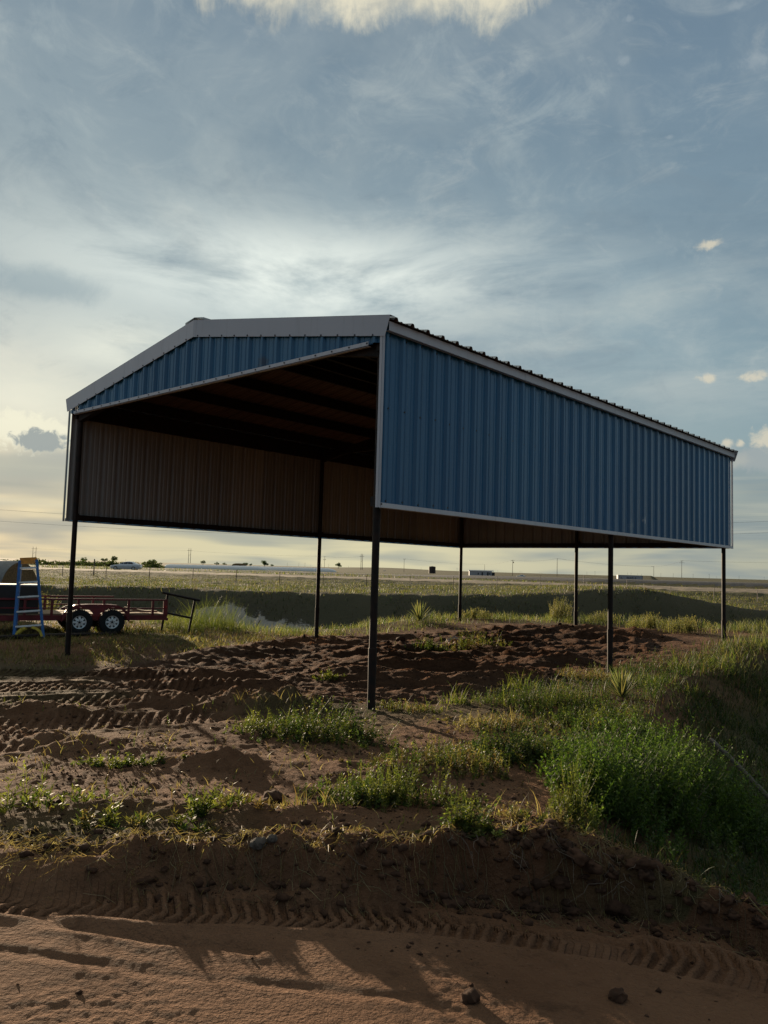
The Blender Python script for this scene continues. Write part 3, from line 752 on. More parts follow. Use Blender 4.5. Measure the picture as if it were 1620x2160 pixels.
# screw heads
mb = MB()
def screw(x, y, z, ax):
    r, t = .0115, .008; vs = []
    for q in (0, t):
        for k in range(6):
            g = k * math.pi / 3; a, b = r * math.cos(g), r * math.sin(g)
            vs.append({'y': (x + a, y - q, z + b), 'x': (x - q, y + a, z + b)}[ax])
    mb.add(vs, [(5, 4, 3, 2, 1, 0), tuple(range(6, 12))] + [(k, (k + 1) % 6, 6 + (k + 1) % 6, 6 + k) for k in range(6)])
for k in range(40):
    for z in (ZB + .07, (ZB + top_side) / 2 + .06, top_side - .17): screw(.06 + k * PITCH_M + .075, -.0015, z + random.uniform(-.012, .012), 'y')
for k in range(25):
    u = .11 + k * PITCH_M
    if u < SW: screw(-.0545, u, roof_z(u) - .205, 'x'); screw(-.0460, u + .1, ZE + .006, 'x')
screw(.012, -.0470, ZB + .015, 'y')
tag(mb.obj('screws', M['screw'], shed), None, None, None, 'stuff')

# ------------------------------------------------------------------ trailer, ladder, pipe frame and what lies round them
ang = R(28); TD = np.array([math.cos(ang), math.sin(ang)])
TP = (-6.10, 18.03); SC = .88; tz = h1(*TP)
tr = thing('utility_trailer', 'red steel utility trailer with two axles and white spoked wheels', 'trailer', (TP[0], TP[1], tz), ang); tr.scale = (SC, SC, SC)
RD = M['red']; TW = 1.95; TA, TB = -3.95, 1.42
# deck and frame (x along the trailer, y across it, near side y = 0)
mb = MB(); mb.box(((TA + TB) / 2, .09, .415), (TB - TA, .06, .13)); mb.box(((TA + TB) / 2, TW + .05, .415), (TB - TA, .06, .13)); mb.box((TB - .03, TW / 2 + .07, .415), (.06, TW - .10, .129)); mb.box((TA + .03, TW / 2 + .07, .415), (.06, TW - .10, .129))
for k in range(5): mb.box((TA + .7 + k * .95, TW / 2 + .07, .405), (.05, TW - .10, .08))
mb.obj('frame', RD, tr)
for k in range(9):
    MB().box(((TA + TB) / 2, .17 + k * .20 + .06, .496 + random.uniform(0, .004)), (TB - TA - .02, .19, .03)).obj('deck_plank', M['wood'], tr)
for yy, x1 in ((.09, TB), (TW + .05, .35)):
    MB().box(((TA + x1) / 2, yy, .88), (x1 - TA, .055, .045)).obj('top_rail', RD, tr)
    MB().box(((TA + x1) / 2, yy, .66), (x1 - TA - .1, .03, .03)).obj('mid_rail', RD, tr)
    x = TA + .03
    while x < x1 + .02:
        MB().box((min(x, x1 - .03), yy, .669), (.06, .05, .376)).obj('stake', RD, tr); x += .62
MB().box((TB - .05, .09, .67), (.11, .07, .38)).obj('tail_post', RD, tr)
MB().box((TB - .055, .049, .70), (.06, .012, .06)).obj('tail_lamp', M['lamp_red'], tr)
MB().box((TB + .02, TW / 2 + .07, .37), (.05, TW - .1, .07)).obj('bumper', RD, tr)
# tandem fender: flat top with an arch over each wheel
wx = (-.79, 0.0); WR = .315; wz = WR
poly = [(-1.22, .33), (-1.20, .50), (-1.08, .66), (-.92, .745), (-.60, .765), (-.18, .765), (.10, .745), (.28, .66), (.40, .50), (.42, .33), (.385, .33)]
for a in range(20, 150, 12): poly.append((.0 + .375 * math.cos(R(a)), wz + .375 * math.sin(R(a))))
poly.append((-.395, .46))
for a in range(30, 166, 12): poly.append((-.79 + .375 * math.cos(R(a)), wz + .375 * math.sin(R(a))))
mb = MB(); mb.prism([(x, -.13, z) for x, z in poly][::-1], (0, .008, 0))
edge = [q for q in poly[:10]]
for (x0, z0), (x1, z1) in zip(edge[:-1], edge[1:]):
    mb.add([(x0, -.133, z0), (x1, -.133, z1), (x1, .06, z1), (x0, .06, z0), (x0, -.133, z0 + .006), (x1, -.133, z1 + .006), (x1, .06, z1 + .006), (x0, .06, z0 + .006)], [(0, 1, 2, 3), (7, 6, 5, 4), (0, 4, 5, 1), (2, 6, 7, 3)])
mb.obj('fender', RD, tr)
def wheel(x, y, s):
    w = MB(); w.lathe([(.165, -.075), (.25, -.088), (.295, -.08), (WR, -.055), (WR, .055), (.295, .08), (.25, .088), (.165, .075)], (0, 0, 0), 'y', 32)
    for k in range(36):
        g = 2 * math.pi * k / 36; w.box((WR * math.cos(g), 0, WR * math.sin(g)), (.02, .10, .022), mathutils.Matrix.Rotation(-g, 3, 'Y'))
    o = thing('wheel', None, None); o.parent = tr; o.location = (x, y, wz)
    w.obj('tyre', M['tyre'], o, True)
    r = MB(); f = -.072 * s
    r.lathe([(.170, f), (.165, f + .014 * s), (.150, f + .02 * s), (.146, f + .05 * s), (.148, .07 * s)], (0, 0, 0), 'y', 32)
    # spoked disc: a ring, eight spokes and a centre
    n = 8
    for k in range(n):
        g0 = 2 * math.pi * k / n
        def P(rr, g, d): return (rr * math.cos(g), f + d * s, rr * math.sin(g))
        r.add([P(.085, g0 - .34, .008), P(.148, g0 - .19, .030), P(.148, g0 + .19, .030), P(.085, g0 + .34, .008), P(.085, g0 - .34, .016), P(.148, g0 - .19, .038), P(.148, g0 + .19, .038), P(.085, g0 + .34, .016)], [(0, 1, 2, 3), (7, 6, 5, 4), (0, 4, 5, 1), (2, 6, 7, 3), (1, 5, 6, 2)])
    r.lathe([(.0, f + .012 * s), (.06, f + .006 * s), (.088, f + .008 * s), (.088, f + .02 * s)], (0, 0, 0), 'y', 24)
    r.obj('rim', M['rim'], o)
    h = MB(); h.lathe([(.0, f - .03 * s), (.022, f - .028 * s), (.028, f - .01 * s), (.030, f + .006 * s)], (0, 0, 0), 'y', 14)
    for k in range(5):
        g = 2 * math.pi * k / 5 + .3; h.tube([(.052 * math.cos(g), f + .006 * s, .052 * math.sin(g)), (.052 * math.cos(g), f - .012 * s, .052 * math.sin(g))], .009, 6)
    h.lathe([(.0, f + .06 * s), (.15, f + .062 * s)], (0, 0, 0), 'y', 20)
    h.obj('hub', M['hub'], o)
for x in wx:
    wheel(x, -.02, 1); wheel(x, TW + .15, -1)
    MB().tube([(x, .05, wz), (x, TW + .08, wz)], .035, 8).obj('axle', M['steel'], tr)
MB().bar((TA, TW / 2 + .4, .42), (TA - 1.1, TW / 2 + .07, .42), .08, .1).obj('tongue', RD, tr)
MB().bar((TA, TW / 2 - .26, .42), (TA - 1.1, TW / 2 + .05, .42), .08, .1).obj('tongue', RD, tr)
def on_trailer(x, y, z):
    x, y, z = x * SC, y * SC, z * SC; return (TP[0] + TD[0] * x - TD[1] * y, TP[1] + TD[1] * x + TD[0] * y, tz + z)
# scrap boards on the tail of the deck
for (x, y, z, L_, a, tl, lb) in ((.62, .55, .56, .62, .35, .0, 'short raw board lying at the bottom of the scrap heap on the red trailer'), (.70, .60, .60, .55, -.25, .16, 'tilted raw board resting across the others on the red trailer'), (1.0, .45, .56, .40, .1, .0, 'small pale board nearest the tail of the red trailer')):
    b = MB().box((0, 0, 0), (L_, .14, .04)).obj('board', M['wood'], None, False, on_trailer(x, y, z), (0, tl, ang + a)); tag(b, lb, 'board', 'scrap boards on the trailer')
# black box on the front of the trailer
bx = thing('steel_box', 'black steel box with a flat lid on the front of the red trailer', 'box', on_trailer(-2.62, .62, .512), ang)
MB().box((0, 0, .30), (1.55, .75, .60)).obj('body', M['black'], bx)
MB().box((0, 0, .617), (1.60, .80, .03)).obj('lid', M['trailerwhite'], bx)
MB().tube([(-.6, -.40, .30), (.6, -.40, .30)], .015, 8).obj('handle', M['steel'], bx)
# round bale behind it
hb = along(2, 21.2)
bl = thing('hay_bale', 'round hay bale in pale wrap behind the red trailer', 'hay bale', (hb[0], hb[1], hb[2]), R(-12))
MB().lathe([(.775, -.62), (.80, -.58), (.81, 0), (.80, .58), (.775, .62)], (0, 0, .78), 'x', 36).obj('wrap', M['net'], bl, True)
for s in (-1, 1):
    MB().lathe([(0, s * .60), (.25, s * .625), (.5, s * .605), (.77, s * .62)], (0, 0, .78), 'x', 36).obj('straw_end', M['hay'], bl)
# stepladder
lx, ly, lz = along(71, 16.45)
ld = thing('stepladder', 'blue fibreglass stepladder with orange top leaning before the red trailer', 'ladder', (lx, ly, lz), R(17))
ld.rotation_euler = (R(-9), R(-4.6), R(17))
FB = M['fibre']; LH = 1.70
def lad(side, t, y=0): w = .27 - .125 * t; return (side * w, y, LH * t)
for s in (-1, 1):
    mb = MB(); mb.bar(lad(s, 0), lad(s, .97), .032, .085, up=(0, 1, 0)); mb.bar((lad(s, 0)[0] + s * .014, -.044, 0), (lad(s, .97)[0] + s * .014, -.044, LH * .97), .055, .008, up=(0, 1, 0)); mb.obj('rail', FB, ld)
    mb = MB(); mb.bar((lad(s, 0)[0] * 1.02, .16, .02), (lad(s, .95)[0], .09, LH * .95), .028, .05, up=(0, 1, 0)); mb.obj('rear_rail', FB, ld)
    mb = MB(); mb.box((lad(s, 0)[0], -.01, .0), (.05, .12, .03)); mb.obj('foot', M['black'], ld)
for k in range(5):
    t = (k + 1) * .178 - .02; w = abs(lad(1, t)[0]) * 2
    MB().box((0, -.01, LH * t), (w, .09, .035)).obj('step', M['alu'], ld)
    MB().box((0, .145 - .01 * k, LH * t), (w * .98, .02, .022)).obj('rear_brace', M['alu'], ld)
mb = MB(); mb.box((0, .03, LH * .985), (.32, .20, .040)); mb.box((0, -.075, LH * .945), (.27, .012, .095)); mb.obj('top_cap', M['orange'], ld)
for s in (-1, 1):
    for yy in (-.05, .16):
        pts = [(s * .255, yy, .03), (s * .22, yy, .14), (s * .13, yy, .215), (s * .06, yy, .235)]
        mb = MB()
        for a, b in zip(pts[:-1], pts[1:]): mb.bar(a, b, .012, .05)
        mb.obj('corner_brace', M['yellow'], ld)
# pipe frame leaning behind the trailer's tail
fx, fy, fz = along(378, 18.7)
pf = thing('pipe_frame', 'rusty pipe frame with two legs and a sloping top bar by tall grass', 'frame', (fx, fy, fz), R(4))
k = 18.7 / FPX
pt = lambda px, py, d=0: ((px - 378) * k, d, CAM_H - (py - (1204 + .0285 * (px - 810))) * k - fz)
MB().tube([pt(346, 1249), pt(425, 1266)], .03, 8).obj('top_bar', M['steel'], pf)
MB().tube([pt(357, 1253), pt(348, 1328)], .026, 8).obj('leg', M['steel'], pf)
MB().tube([pt(414, 1264), pt(404, 1331)], .026, 8).obj('leg', M['steel'], pf)
MB().tube([pt(354, 1291), pt(406, 1302)], .024, 8).obj('rail', M['steel'], pf)
# pipes on the ground
def ground_pipe(p, q, r, mat, name, label, cat, lift=.0, n=7):
    pts = []
    z0, z1 = h1(*p) + r * .7 + lift, h1(*q) + r * .7 + lift
    for i in range(n):
        t = i / (n - 1); pts.append((p[0] + (q[0] - p[0]) * t, p[1] + (q[1] - p[1]) * t, z0 + (z1 - z0) * t + .01 * math.sin(t * 5)))
    o = MB().tube([mathutils.Vector(v) - mathutils.Vector(pts[0]) for v in pts], r, 10).obj(name, mat, None, True, pts[0])
    return tag(o, label, cat)
a_, b_ = at(-60, 1352), at(243, 1339)
ground_pipe(a_[:2], b_[:2], .048, M['steel'], 'steel_pipe', 'long dark steel pipe lying on the dirt before the red trailer', 'pipe')
a_, b_ = at(500, 1322), at(548, 1324)
ground_pipe(a_[:2], b_[:2], .03, M['steel'], 'steel_pipe', 'short dark pipe lying in grass right of the pipe frame', 'pipe')
a_, b_ = at(1500, 1606), at(1640, 1752)
ground_pipe(a_[:2], b_[:2], .026, M['pole'], 'wooden_pole', 'grey wooden pole lying in the weeds right of the big green bush', 'pole', .22)
# loose bits
def lump(name, label, cat, mat, x, y, r, sq=(1, .8, .6), seed=0, group=None, sink=.3):
    rng = random.Random(seed); me = MB()
    ico = [(0, 0, -1), (.724, -.526, -.447), (-.276, -.851, -.447), (-.894, 0, -.447), (-.276, .851, -.447), (.724, .526, -.447), (.276, -.851, .447), (-.724, -.526, .447), (-.724, .526, .447), (.276, .851, .447), (.894, 0, .447), (0, 0, 1)]
    fc = [(0, 1, 2), (1, 0, 5), (0, 2, 3), (0, 3, 4), (0, 4, 5), (1, 5, 10), (2, 1, 6), (3, 2, 7), (4, 3, 8), (5, 4, 9), (1, 10, 6), (2, 6, 7), (3, 7, 8), (4, 8, 9), (5, 9, 10), (6, 10, 11), (7, 6, 11), (8, 7, 11), (9, 8, 11), (10, 9, 11)]
    V = [mathutils.Vector(v) for v in ico]; Fc = fc
    for lv in range(2):
        cache = {}; nf = []
        def midp(a, b):
            kk = (min(a, b), max(a, b))
            if kk not in cache: V.append(((V[a] + V[b]) / 2).normalized()); cache[kk] = len(V) - 1
            return cache[kk]
        for a, b, c in Fc:
            ab, bc, ca = midp(a, b), midp(b, c), midp(c, a); nf += [(a, ab, ca), (b, bc, ab), (c, ca, bc), (ab, bc, ca)]
        Fc = nf
    sx = rng.random() * 50
    P = np.array([tuple(v) for v in V]); nn = fbm(P[:, 0] * 1.6 + sx, P[:, 1] * 1.6 + P[:, 2] * 1.3, seed + 7, 3)
    P = P * (1 + .42 * nn)[:, None] * np.array(sq) * r
    me.add(P, Fc)
    z = h1(x, y)
    o = me.obj(name, mat, None, True, (x, y, z + r * sq[2] * (1 - 2 * sink)), (0, 0, rng.random() * 6)); return tag(o, label, cat, group)
for i, (px, py, r, lb) in enumerate(((575, 1692, .075, 'big dark clod of soil between the weeds at mid ground'), (990, 2112, .040, 'dark crumbled clod on the smooth road below the cut bank'), (1302, 2107, .040, 'pale brown clod alone on the shaded road at lower right'), (845, 1352, .10, 'square dark clod on the dug soil behind the near post'), (562, 1697, .04, 'small clod at the foot of the big dark clod'))):
    x, y, z = at(px, py); lump('clod', lb, 'clod', M['clod'], x, y, r, (1.2, .9, .75), 20 + i, 'single clods of soil')
x, y, z = at(549, 1783); lump('stone', 'smooth grey stone half sunk at the edge of the cut bank', 'stone', M['stone'], x, y, .045, (1.3, 1, .7), 33)
x, y, z = at(573, 1775); lump('stone', 'small brown stone on the lip right of the grey stone', 'stone', M['stone'], x, y, .03, (1.1, 1, .8), 34)
# pale bone-like scrap by a weed on the dug soil
x, y, z = at(957, 1356)
bs = thing('bone', 'pale bone-like scrap lying beside a weed on the dug soil', 'bone', (x, y, z + .03), .2)
MB().tube([(-.13, 0, -.03), (-.07, 0, .05), (.02, .02, .075), (.12, .0, .05), (.17, -.01, .02)], [.012, .03, .035, .026, .012], 8).obj('shaft', M['bone'], bs, True)
MB().tube([(-.08, .0, .05), (-.15, .03, .03), (-.18, .03, -.04)], [.02, .018, .012], 7).obj('knuckle', M['bone'], bs, True)

# ------------------------------------------------------------------ far things: fence, car, bags, tanks, poles, trees
def place(px, depth, sink=0.0):
    x, y, z = along(px, depth); return (x, y, z - sink)
# wire fence in front of the gravel road
fpx = [225 + 91.5 * k for k in range(-6, 18)]
fp = [along(px, 78.0 - .004 * px) for px in fpx]
fence = thing('wire_fence', 'low wire fence of thin steel posts crossing the field before the gravel road', 'fence', (fp[0][0], fp[0][1], fp[0][2]))
pm = MB(); pm.box((0, 0, .52), (.045, .045, 1.3)); pm.box((0, -.028, .52), (.012, .05, 1.29)); pme = pm.mesh('fence_post', M['steel'])
for p in fp: link('post', pme, fence, (p[0] - fp[0][0], p[1] - fp[0][1], p[2] - fp[0][2] - .05))
for hgt in (.35, .62, .88, 1.1):
    pts = []
    for a, b in zip(fp[:-1], fp[1:]):
        for t in (0, .5): pts.append((a[0] + (b[0] - a[0]) * t - fp[0][0], a[1] + (b[1] - a[1]) * t - fp[0][1] - .05, a[2] + (b[2] - a[2]) * t - fp[0][2] + hgt - (.03 if t else 0)))
    MB().tube(pts, .006, 4).obj('wire', M['wire'], fence)
p = along(199, 80); o = MB().tube([(0, 0, -.3), (0, 0, 1.75)], .06, 8).obj('marker_post', M['pole'], None, True, p); tag(o, 'tall single post standing in the fence line left of the car', 'post')

# white saloon car
def sedan(name, label, loc, rz):
    car = thing(name, label, 'car', loc, rz)
    L_, W_ = 4.75, 1.82
    def loft(secs, mat, nm):
        mb = MB(); n = len(secs[0][1]); vs = []
        for x, prof in secs: vs += [(x, y, z) for y, z in prof]
        fs = [(i * n + k, i * n + k + 1, (i + 1) * n + k + 1, (i + 1) * n + k) for i in range(len(secs) - 1) for k in range(n - 1)]
        fs += [tuple(range(n - 1, -1, -1)), tuple((len(secs) - 1) * n + k for k in range(n))]
        mb.add(vs, fs); return mb.obj(nm, mat, car, True)
    def sec(x, zl, zm, zt, w, wt):
        h = [(0, zl), (w * .90, zl), (w * .985, zl + .10), (w, zm), (w * .96, zt - .05), (wt, zt), (0, zt + .02)]
        return (x, [(-y, z) for y, z in h[:0:-1]] + h)
    loft([sec(-2.37, .38, .52, .62, .62, .5), sec(-2.25, .28, .55, .72, .80, .68), sec(-1.9, .22, .6, .80, .88, .76), sec(-1.2, .2, .66, .90, .91, .80), sec(-.7, .2, .7, .96, .91, .82), sec(.4, .2, .72, .98, .91, .82), sec(1.3, .2, .74, 1.0, .91, .80), sec(1.9, .24, .74, 1.0, .88, .76), sec(2.25, .30, .70, .97, .82, .70), sec(2.37, .42, .62, .85, .7, .6)], M['carpaint'], 'body')
    loft([(-.95, [(-.74, .93), (-.70, .95), (0, .97), (.70, .95), (.74, .93)]), (-.30, [(-.74, .95), (-.62, 1.30), (0, 1.36), (.62, 1.30), (.74, .95)]), (.35, [(-.74, .96), (-.60, 1.40), (0, 1.46), (.60, 1.40), (.74, .96)]), (1.0, [(-.74, .97), (-.60, 1.36), (0, 1.42), (.60, 1.36), (.74, .97)]), (1.75, [(-.72, .98), (-.64, 1.06), (0, 1.10), (.64, 1.06), (.72, .98)]), (2.0, [(-.70, .98), (-.66, .99), (0, 1.0), (.66, .99), (.70, .98)])], M['carpaint'], 'roof')
    for s in (-1, 1):
        for q in ([(-.72, .995), (-.30, .995), (-.30, 1.24), (-.42, 1.19)], [(-.24, .995), (.38, 1.0), (.38, 1.34), (-.20, 1.27)], [(.44, 1.0), (1.28, 1.01), (1.02, 1.30), (.46, 1.34)]):
            def yy(z): return s * (.742 - (z - .96) * .30)
            mb = MB(); mb.add([(x, yy(z) , z) for x, z in q] + [(x, yy(z) - s * .03, z) for x, z in q], [(0, 1, 2, 3), (7, 6, 5, 4)] + [(k, (k + 1) % 4, 4 + (k + 1) % 4, 4 + k) for k in range(4)]); mb.obj('window', M['glass'], car)
        MB().box((-2.20, s * .62, .66), (.16, .30, .10)).obj('headlight', M['lamp_clear'], car)
        MB().box((2.30, s * .60, .83), (.14, .28, .12)).obj('tail_light', M['lamp_red'], car)
        for x in (-1.42, 1.36):
            w = MB(); w.lathe([(.20, s * .93), (.31, s * .92), (.325, s * .88), (.325, s * .72)], (x, 0, .325), 'y', 20); o = w.obj('wheel', M['tyre'], car, True)
            MB().lathe([(0, s * .925), (.12, s * .918), (.20, s * .925)], (x, 0, .325), 'y', 16).obj('hubcap', M['alu'], o)
    mb = MB(); mb.add([(-.93, -.66, .985), (-.93, .66, .985), (-.33, .58, 1.315), (-.33, -.58, 1.315), (-.90, -.66, .965), (-.90, .66, .965), (-.30, .58, 1.295), (-.30, -.58, 1.295)], [(0, 1, 2, 3), (7, 6, 5, 4), (0, 4, 5, 1), (2, 6, 7, 3)]); mb.obj('windscreen', M['glass'], car)
    return car
cx_, cy_, cz_ = along(266.5, 126)
sedan('parked_car', 'white saloon car on the field road seen from its left side', (cx_, cy_, CAM_H - 14.2 / FPX * 126), R(3))
cx_, cy_, cz_ = along(1099, 420)
sedan('parked_car', 'tiny white car far off on the dark highway right of the white building', (cx_, cy_, CAM_H - 5.6 / FPX * 420), R(-8))
# long white silage bags
def silage(label, p0, p1, r, seed, loc_group):
    p0 = np.array(p0); p1 = np.array(p1); d = p1 - p0; L_ = np.linalg.norm(d[:2]); n = 44
    prof = []
    for i in range(n + 1):
        t = i / n; e = min(t, 1 - t) * L_
        k = math.sqrt(max(0.0, 1 - (1 - min(1, e / (3.5 if t < .5 else 7.0))) ** 2)) if e < 7 else 1.0
        prof.append((t * L_, max(.12, k) * r * (1 + .025 * math.sin(i * 2.1 + seed))))
    mb = MB(); m = 18; vs = []
    for s, q in prof:
        for k in range(m):
            g = math.pi * k / (m - 1); vs.append((s, -q * 1.15 * math.cos(g), -.2 + 1.0 * (q + .15) * math.sin(g) ** .8))
    mb.add(vs, [(i * m + k, i * m + k + 1, (i + 1) * m + k + 1, (i + 1) * m + k) for i in range(n) for k in range(m - 1)] + [tuple(range(m)), tuple(n * m + k for k in range(m - 1, -1, -1))])
    o = mb.obj('silage_bag', M['silage'], None, True, tuple(p0), (0, -math.asin((p1[2] - p0[2]) / L_), math.atan2(d[1], d[0])))
    return tag(o, label, 'silage bag', loc_group)
def pz(px, py, dep): x, y, _ = along(px, dep); return (x, y, CAM_H - (py - (1204 + .0285 * (px - 810))) / FPX * dep)
silage('long shiny white silage bag with rounded left end lying beyond the car', pz(344, 1198, 415), pz(565, 1202.5, 430), 2.15, 0, 'silage bags on the plain')
silage('paler white silage bag tapering to its right end behind the shed posts', pz(540, 1201.5, 446), pz(710, 1206, 460), 2.05, 2, 'silage bags on the plain')
# rusty storage tank, white trailer house, lettered container
tx, ty, tz_ = pz(911.5, 1209.5, 520)
tk = thing('storage_tank', 'brown rusty storage tank standing alone on the green plain', 'tank', (tx, ty, tz_), 0)
mb = MB(); mb.lathe([(0, 0), (2.25, 0), (2.25, 4.3), (2.3, 4.32), (2.3, 4.45), (2.2, 4.5), (0, 4.85)], (0, 0, 0), 'z', 28); mb.obj('shell', M['tank'], tk, True)
for z in (1.1, 2.2, 3.3): MB().lathe([(2.25, z - .05), (2.31, z - .04), (2.31, z + .04), (2.25, z + .05)], (0, 0, 0), 'z', 28).obj('band', M['steel'], tk)
for s in (-.25, .25): MB().box((s + .6, -2.33, 2.25), (.06, .06, 4.5)).obj('ladder_rail', M['steel'], tk)
bx_, by_, bz_ = pz(1016, 1216, 335)
mh = thing('mobile_home', 'low pale mobile home with dark doorway openings beyond the highway', 'building', (bx_, by_, bz_ - .3), R(-2))
MB().box((-.6, 0, 1.35), (9.4, 3.4, 2.5)).obj('wall', M['trailerwhite'], mh)
mb = MB(); mb.prism([(-5.6, -1.9, 2.6), (-5.6, 1.9, 2.6), (-5.6, 0, 3.0)], (10.6, 0, 0)); mb.obj('roof', M['trailerwhite'], mh)
MB().box((4.6, .2, 1.15), (1.6, 2.9, 2.1)).obj('porch', M['dark'], mh)
for x, w, z, h in ((-1.6, .5, 1.5, .8), (.1, .6, 1.3, 1.7), (2.4, .7, 1.35, 1.6), (3.3, .5, 1.6, .8)): MB().box((x, -1.72, z), (w, .08, h)).obj('window' if h < 1 else 'door', M['dark'], mh)
bx_, by_, bz_ = pz(1328, 1224.2, 300)
ct = thing('cargo_container', 'long white cargo trailer with dark lettering beyond the dark highway', 'container', (bx_, by_, bz_ - .1), R(-3))
MB().box((0, 0, 1.05), (9.2, 2.4, 2.0)).obj('body', M['trailerwhite'], ct)
MB().box((0, 0, 2.08), (9.3, 2.5, .06)).obj('roof', M['trailerwhite'], ct)
for x in (-4.3, 4.35): MB().box((x, -1.225, 1.0), (.12, .06, 1.7)).obj('corner_post', M['pole'], ct)
def lettering(txt, size, loc, rot, mat, parent, name='lettering'):
    cu_ = bpy.data.curves.new(name, 'FONT'); cu_.body = txt; cu_.size = size; cu_.align_x = 'CENTER'; cu_.align_y = 'CENTER'; cu_.extrude = .01
    tmp = bpy.data.objects.new(name, cu_); COL.objects.link(tmp); dg_ = bpy.context.evaluated_depsgraph_get()
    me = bpy.data.meshes.new_from_object(tmp.evaluated_get(dg_)); bpy.data.objects.remove(tmp); me.materials.clear(); me.materials.append(mat)
    return link(name, me, parent, loc, rot)
lettering('BEAR 8', 1.15, (.35, -1.225, 1.05), (R(90), 0, 0), M['dark'], ct)
lettering('IL', .9, (-3.3, -1.225, 1.05), (R(90), 0, 0), M['pole'], ct)
# utility poles: (pixel column, top row, kind, label)
def pole_mesh(h, arms, r=.16):
    mb = MB(); mb.tube([(0, 0, -.5), (0, 0, h)], [r, r * .65], 8)
    return mb
plist = [(852, 1178.5, 1206, 1, 11.0, 'utility pole with one short crossarm left of the brown tank'), (1022, 1190, 1206, 0, 8.0, 'bare pole rising behind the mobile home'), (1081, 1181, 1213, 2, 10.5, 'utility pole with a transformer right of the mobile home'),
         (1175, 1178, 1214, 0, 10.5, 'tall bare pole left of the back middle post'), (1379, 1194.5, 1219, 3, 9.0, 'short pole with a side arm by the low mound'), (1438, 1182.5, 1217, 4, 11.5, 'utility pole with two crossarms right of the mound'), (684, 1173.5, 1199, 5, 11.0, 'pole carrying two stacked crossarms right of the left middle post')]
poles = []
for px, y0, y1, kind, h, lb in plist:
    dep = h * FPX / (y1 - y0); x, y, z = pz(px, y1, dep)
    u = thing('utility_pole', lb, 'utility pole', (x, y, z), 0, 'utility poles on the plain')
    pole_mesh(h, 0, .17).obj('pole', M['pole'], u, True)
    if kind in (1, 2, 5): MB().box((0, -.12, h - .35), (2.4, .12, .15)).obj('crossarm', M['pole'], u)
    if kind == 2: MB().lathe([(0, -.5), (.3, -.5), (.33, 0), (.3, .5), (0, .55)], (.55, 0, h - 1.7), 'z', 12).obj('transformer', M['tank'], u)
    if kind == 3: MB().box((-1.0, 0, h - .3), (2.2, .12, .14)).obj('crossarm', M['pole'], u)
    if kind == 4:
        for zz, w in ((h - .25, 1.9), (h - 1.5, 3.6)): MB().box((0, -.12, zz), (w, .13, .16)).obj('crossarm', M['pole'], u)
    if kind == 5:
        MB().box((0, -.12, h - 2.9), (2.4, .12, .15)).obj('crossarm', M['pole'], u)
        for s in (-.8, .8): MB().tube([(s, -.1, h - 3.2), (s, -.1, h - 2.5)], .2, 8).obj('insulator', M['tank'], u)
    poles.append((px, x, y, z + h))
for px, y0, y1, gap, lb in ((71.5, 1153, 1181, 6.5, 'twin-legged power pole at far left above the ladder'), (399, 1156.5, 1187, 4.2, 'twin-legged power pole over the silage bag'), (762.5, 1168, 1201, 3.0, 'narrow twin-legged power pole just left of the near post')):
    h = 17.0; dep = h * FPX / (y1 - y0); x, y, z = pz(px, y1, dep); g = gap / FPX * dep / 2
    u = thing('power_pole', lb, 'power pole', (x, y, z), 0, 'twin-legged power poles on the plain')
    for s in (-1, 1): MB().tube([(s * g, 0, -.5), (s * g, 0, h)], [.30, .2], 8).obj('leg', M['pole'], u, True)
    MB().box((0, -.2, h * .84), (g * 2 + 3.5, .2, .3)).obj('crossarm', M['pole'], u)
    MB().bar((-g, 0, h * .45), (g, 0, h * .62), .12, .15).obj('brace', M['pole'], u)
    poles.append((px, x, y, z + h * .84))
small = [(606, 8), (630, 9), (643, 9), (655, 6), (678, 8), (693, 8), (735, 6), (740, 5), (846, 5), (888, 6), (964, 8), (1010, 6), (1050, 6), (1097, 6), (1101, 6), (1139, 5), (1143, 5), (1238, 8), (1255, 9), (1324, 8), (1331, 8), (1345, 7), (1353, 6), (1394, 9), (1420, 9), (1462, 9), (1496, 10), (1512, 6), (1523, 9), (1559, 8), (1612, 7), (155, 6), (265, 7)]
sme = MB(); sme.tube([(0, 0, -3), (0, 0, 12)], [.28, .2], 6); sme.box((0, 0, 11.3), (3.0, .25, .3)); sme = sme.mesh('far_pole', M['pole'])
for i, (px, hp) in enumerate(small):
    dep = 12 * FPX / hp; x, y, _ = along(px, dep); o = link('distant_pole', sme, None, (x, y, h1(x, y) - 1.5))
    tag(o, 'thin pole far off on the horizon in the scattered pole line', 'utility pole', 'thin poles on the horizon')
# power lines between the poles, and two long lines nearer the shed
def wire(label, p, q, sag, r):
    pts = [(p[0] + (q[0] - p[0]) * t - p[0], p[1] + (q[1] - p[1]) * t - p[1], p[2] + (q[2] - p[2]) * t - 4 * sag * t * (1 - t) - p[2]) for t in np.linspace(0, 1, 17)]
    o = MB().tube(pts, r, 5).obj('power_cable', M['wire'], None, True, p); return tag(o, label, 'power cable', 'cables strung across the plain')
poles.sort()
nm_ = {71.5: 'left twin pole', 399: 'bag twin pole', 684: 'stacked-arm pole', 762.5: 'narrow twin pole', 852: 'pole by the tank', 1022: 'mobile home pole', 1081: 'transformer pole', 1175: 'tall bare pole', 1379: 'mound pole', 1438: 'double crossarm pole'}
for a, b in zip(poles[:-1], poles[1:]): wire('thin cable sagging between the %s and the %s' % (nm_[a[0]], nm_[b[0]]), a[1:], b[1:], 1.2, .045)
e_ = pz(1900, 1186, 640); wire('thin cable leaving the double crossarm pole to the right', poles[-1][1:], e_, 1.2, .045)
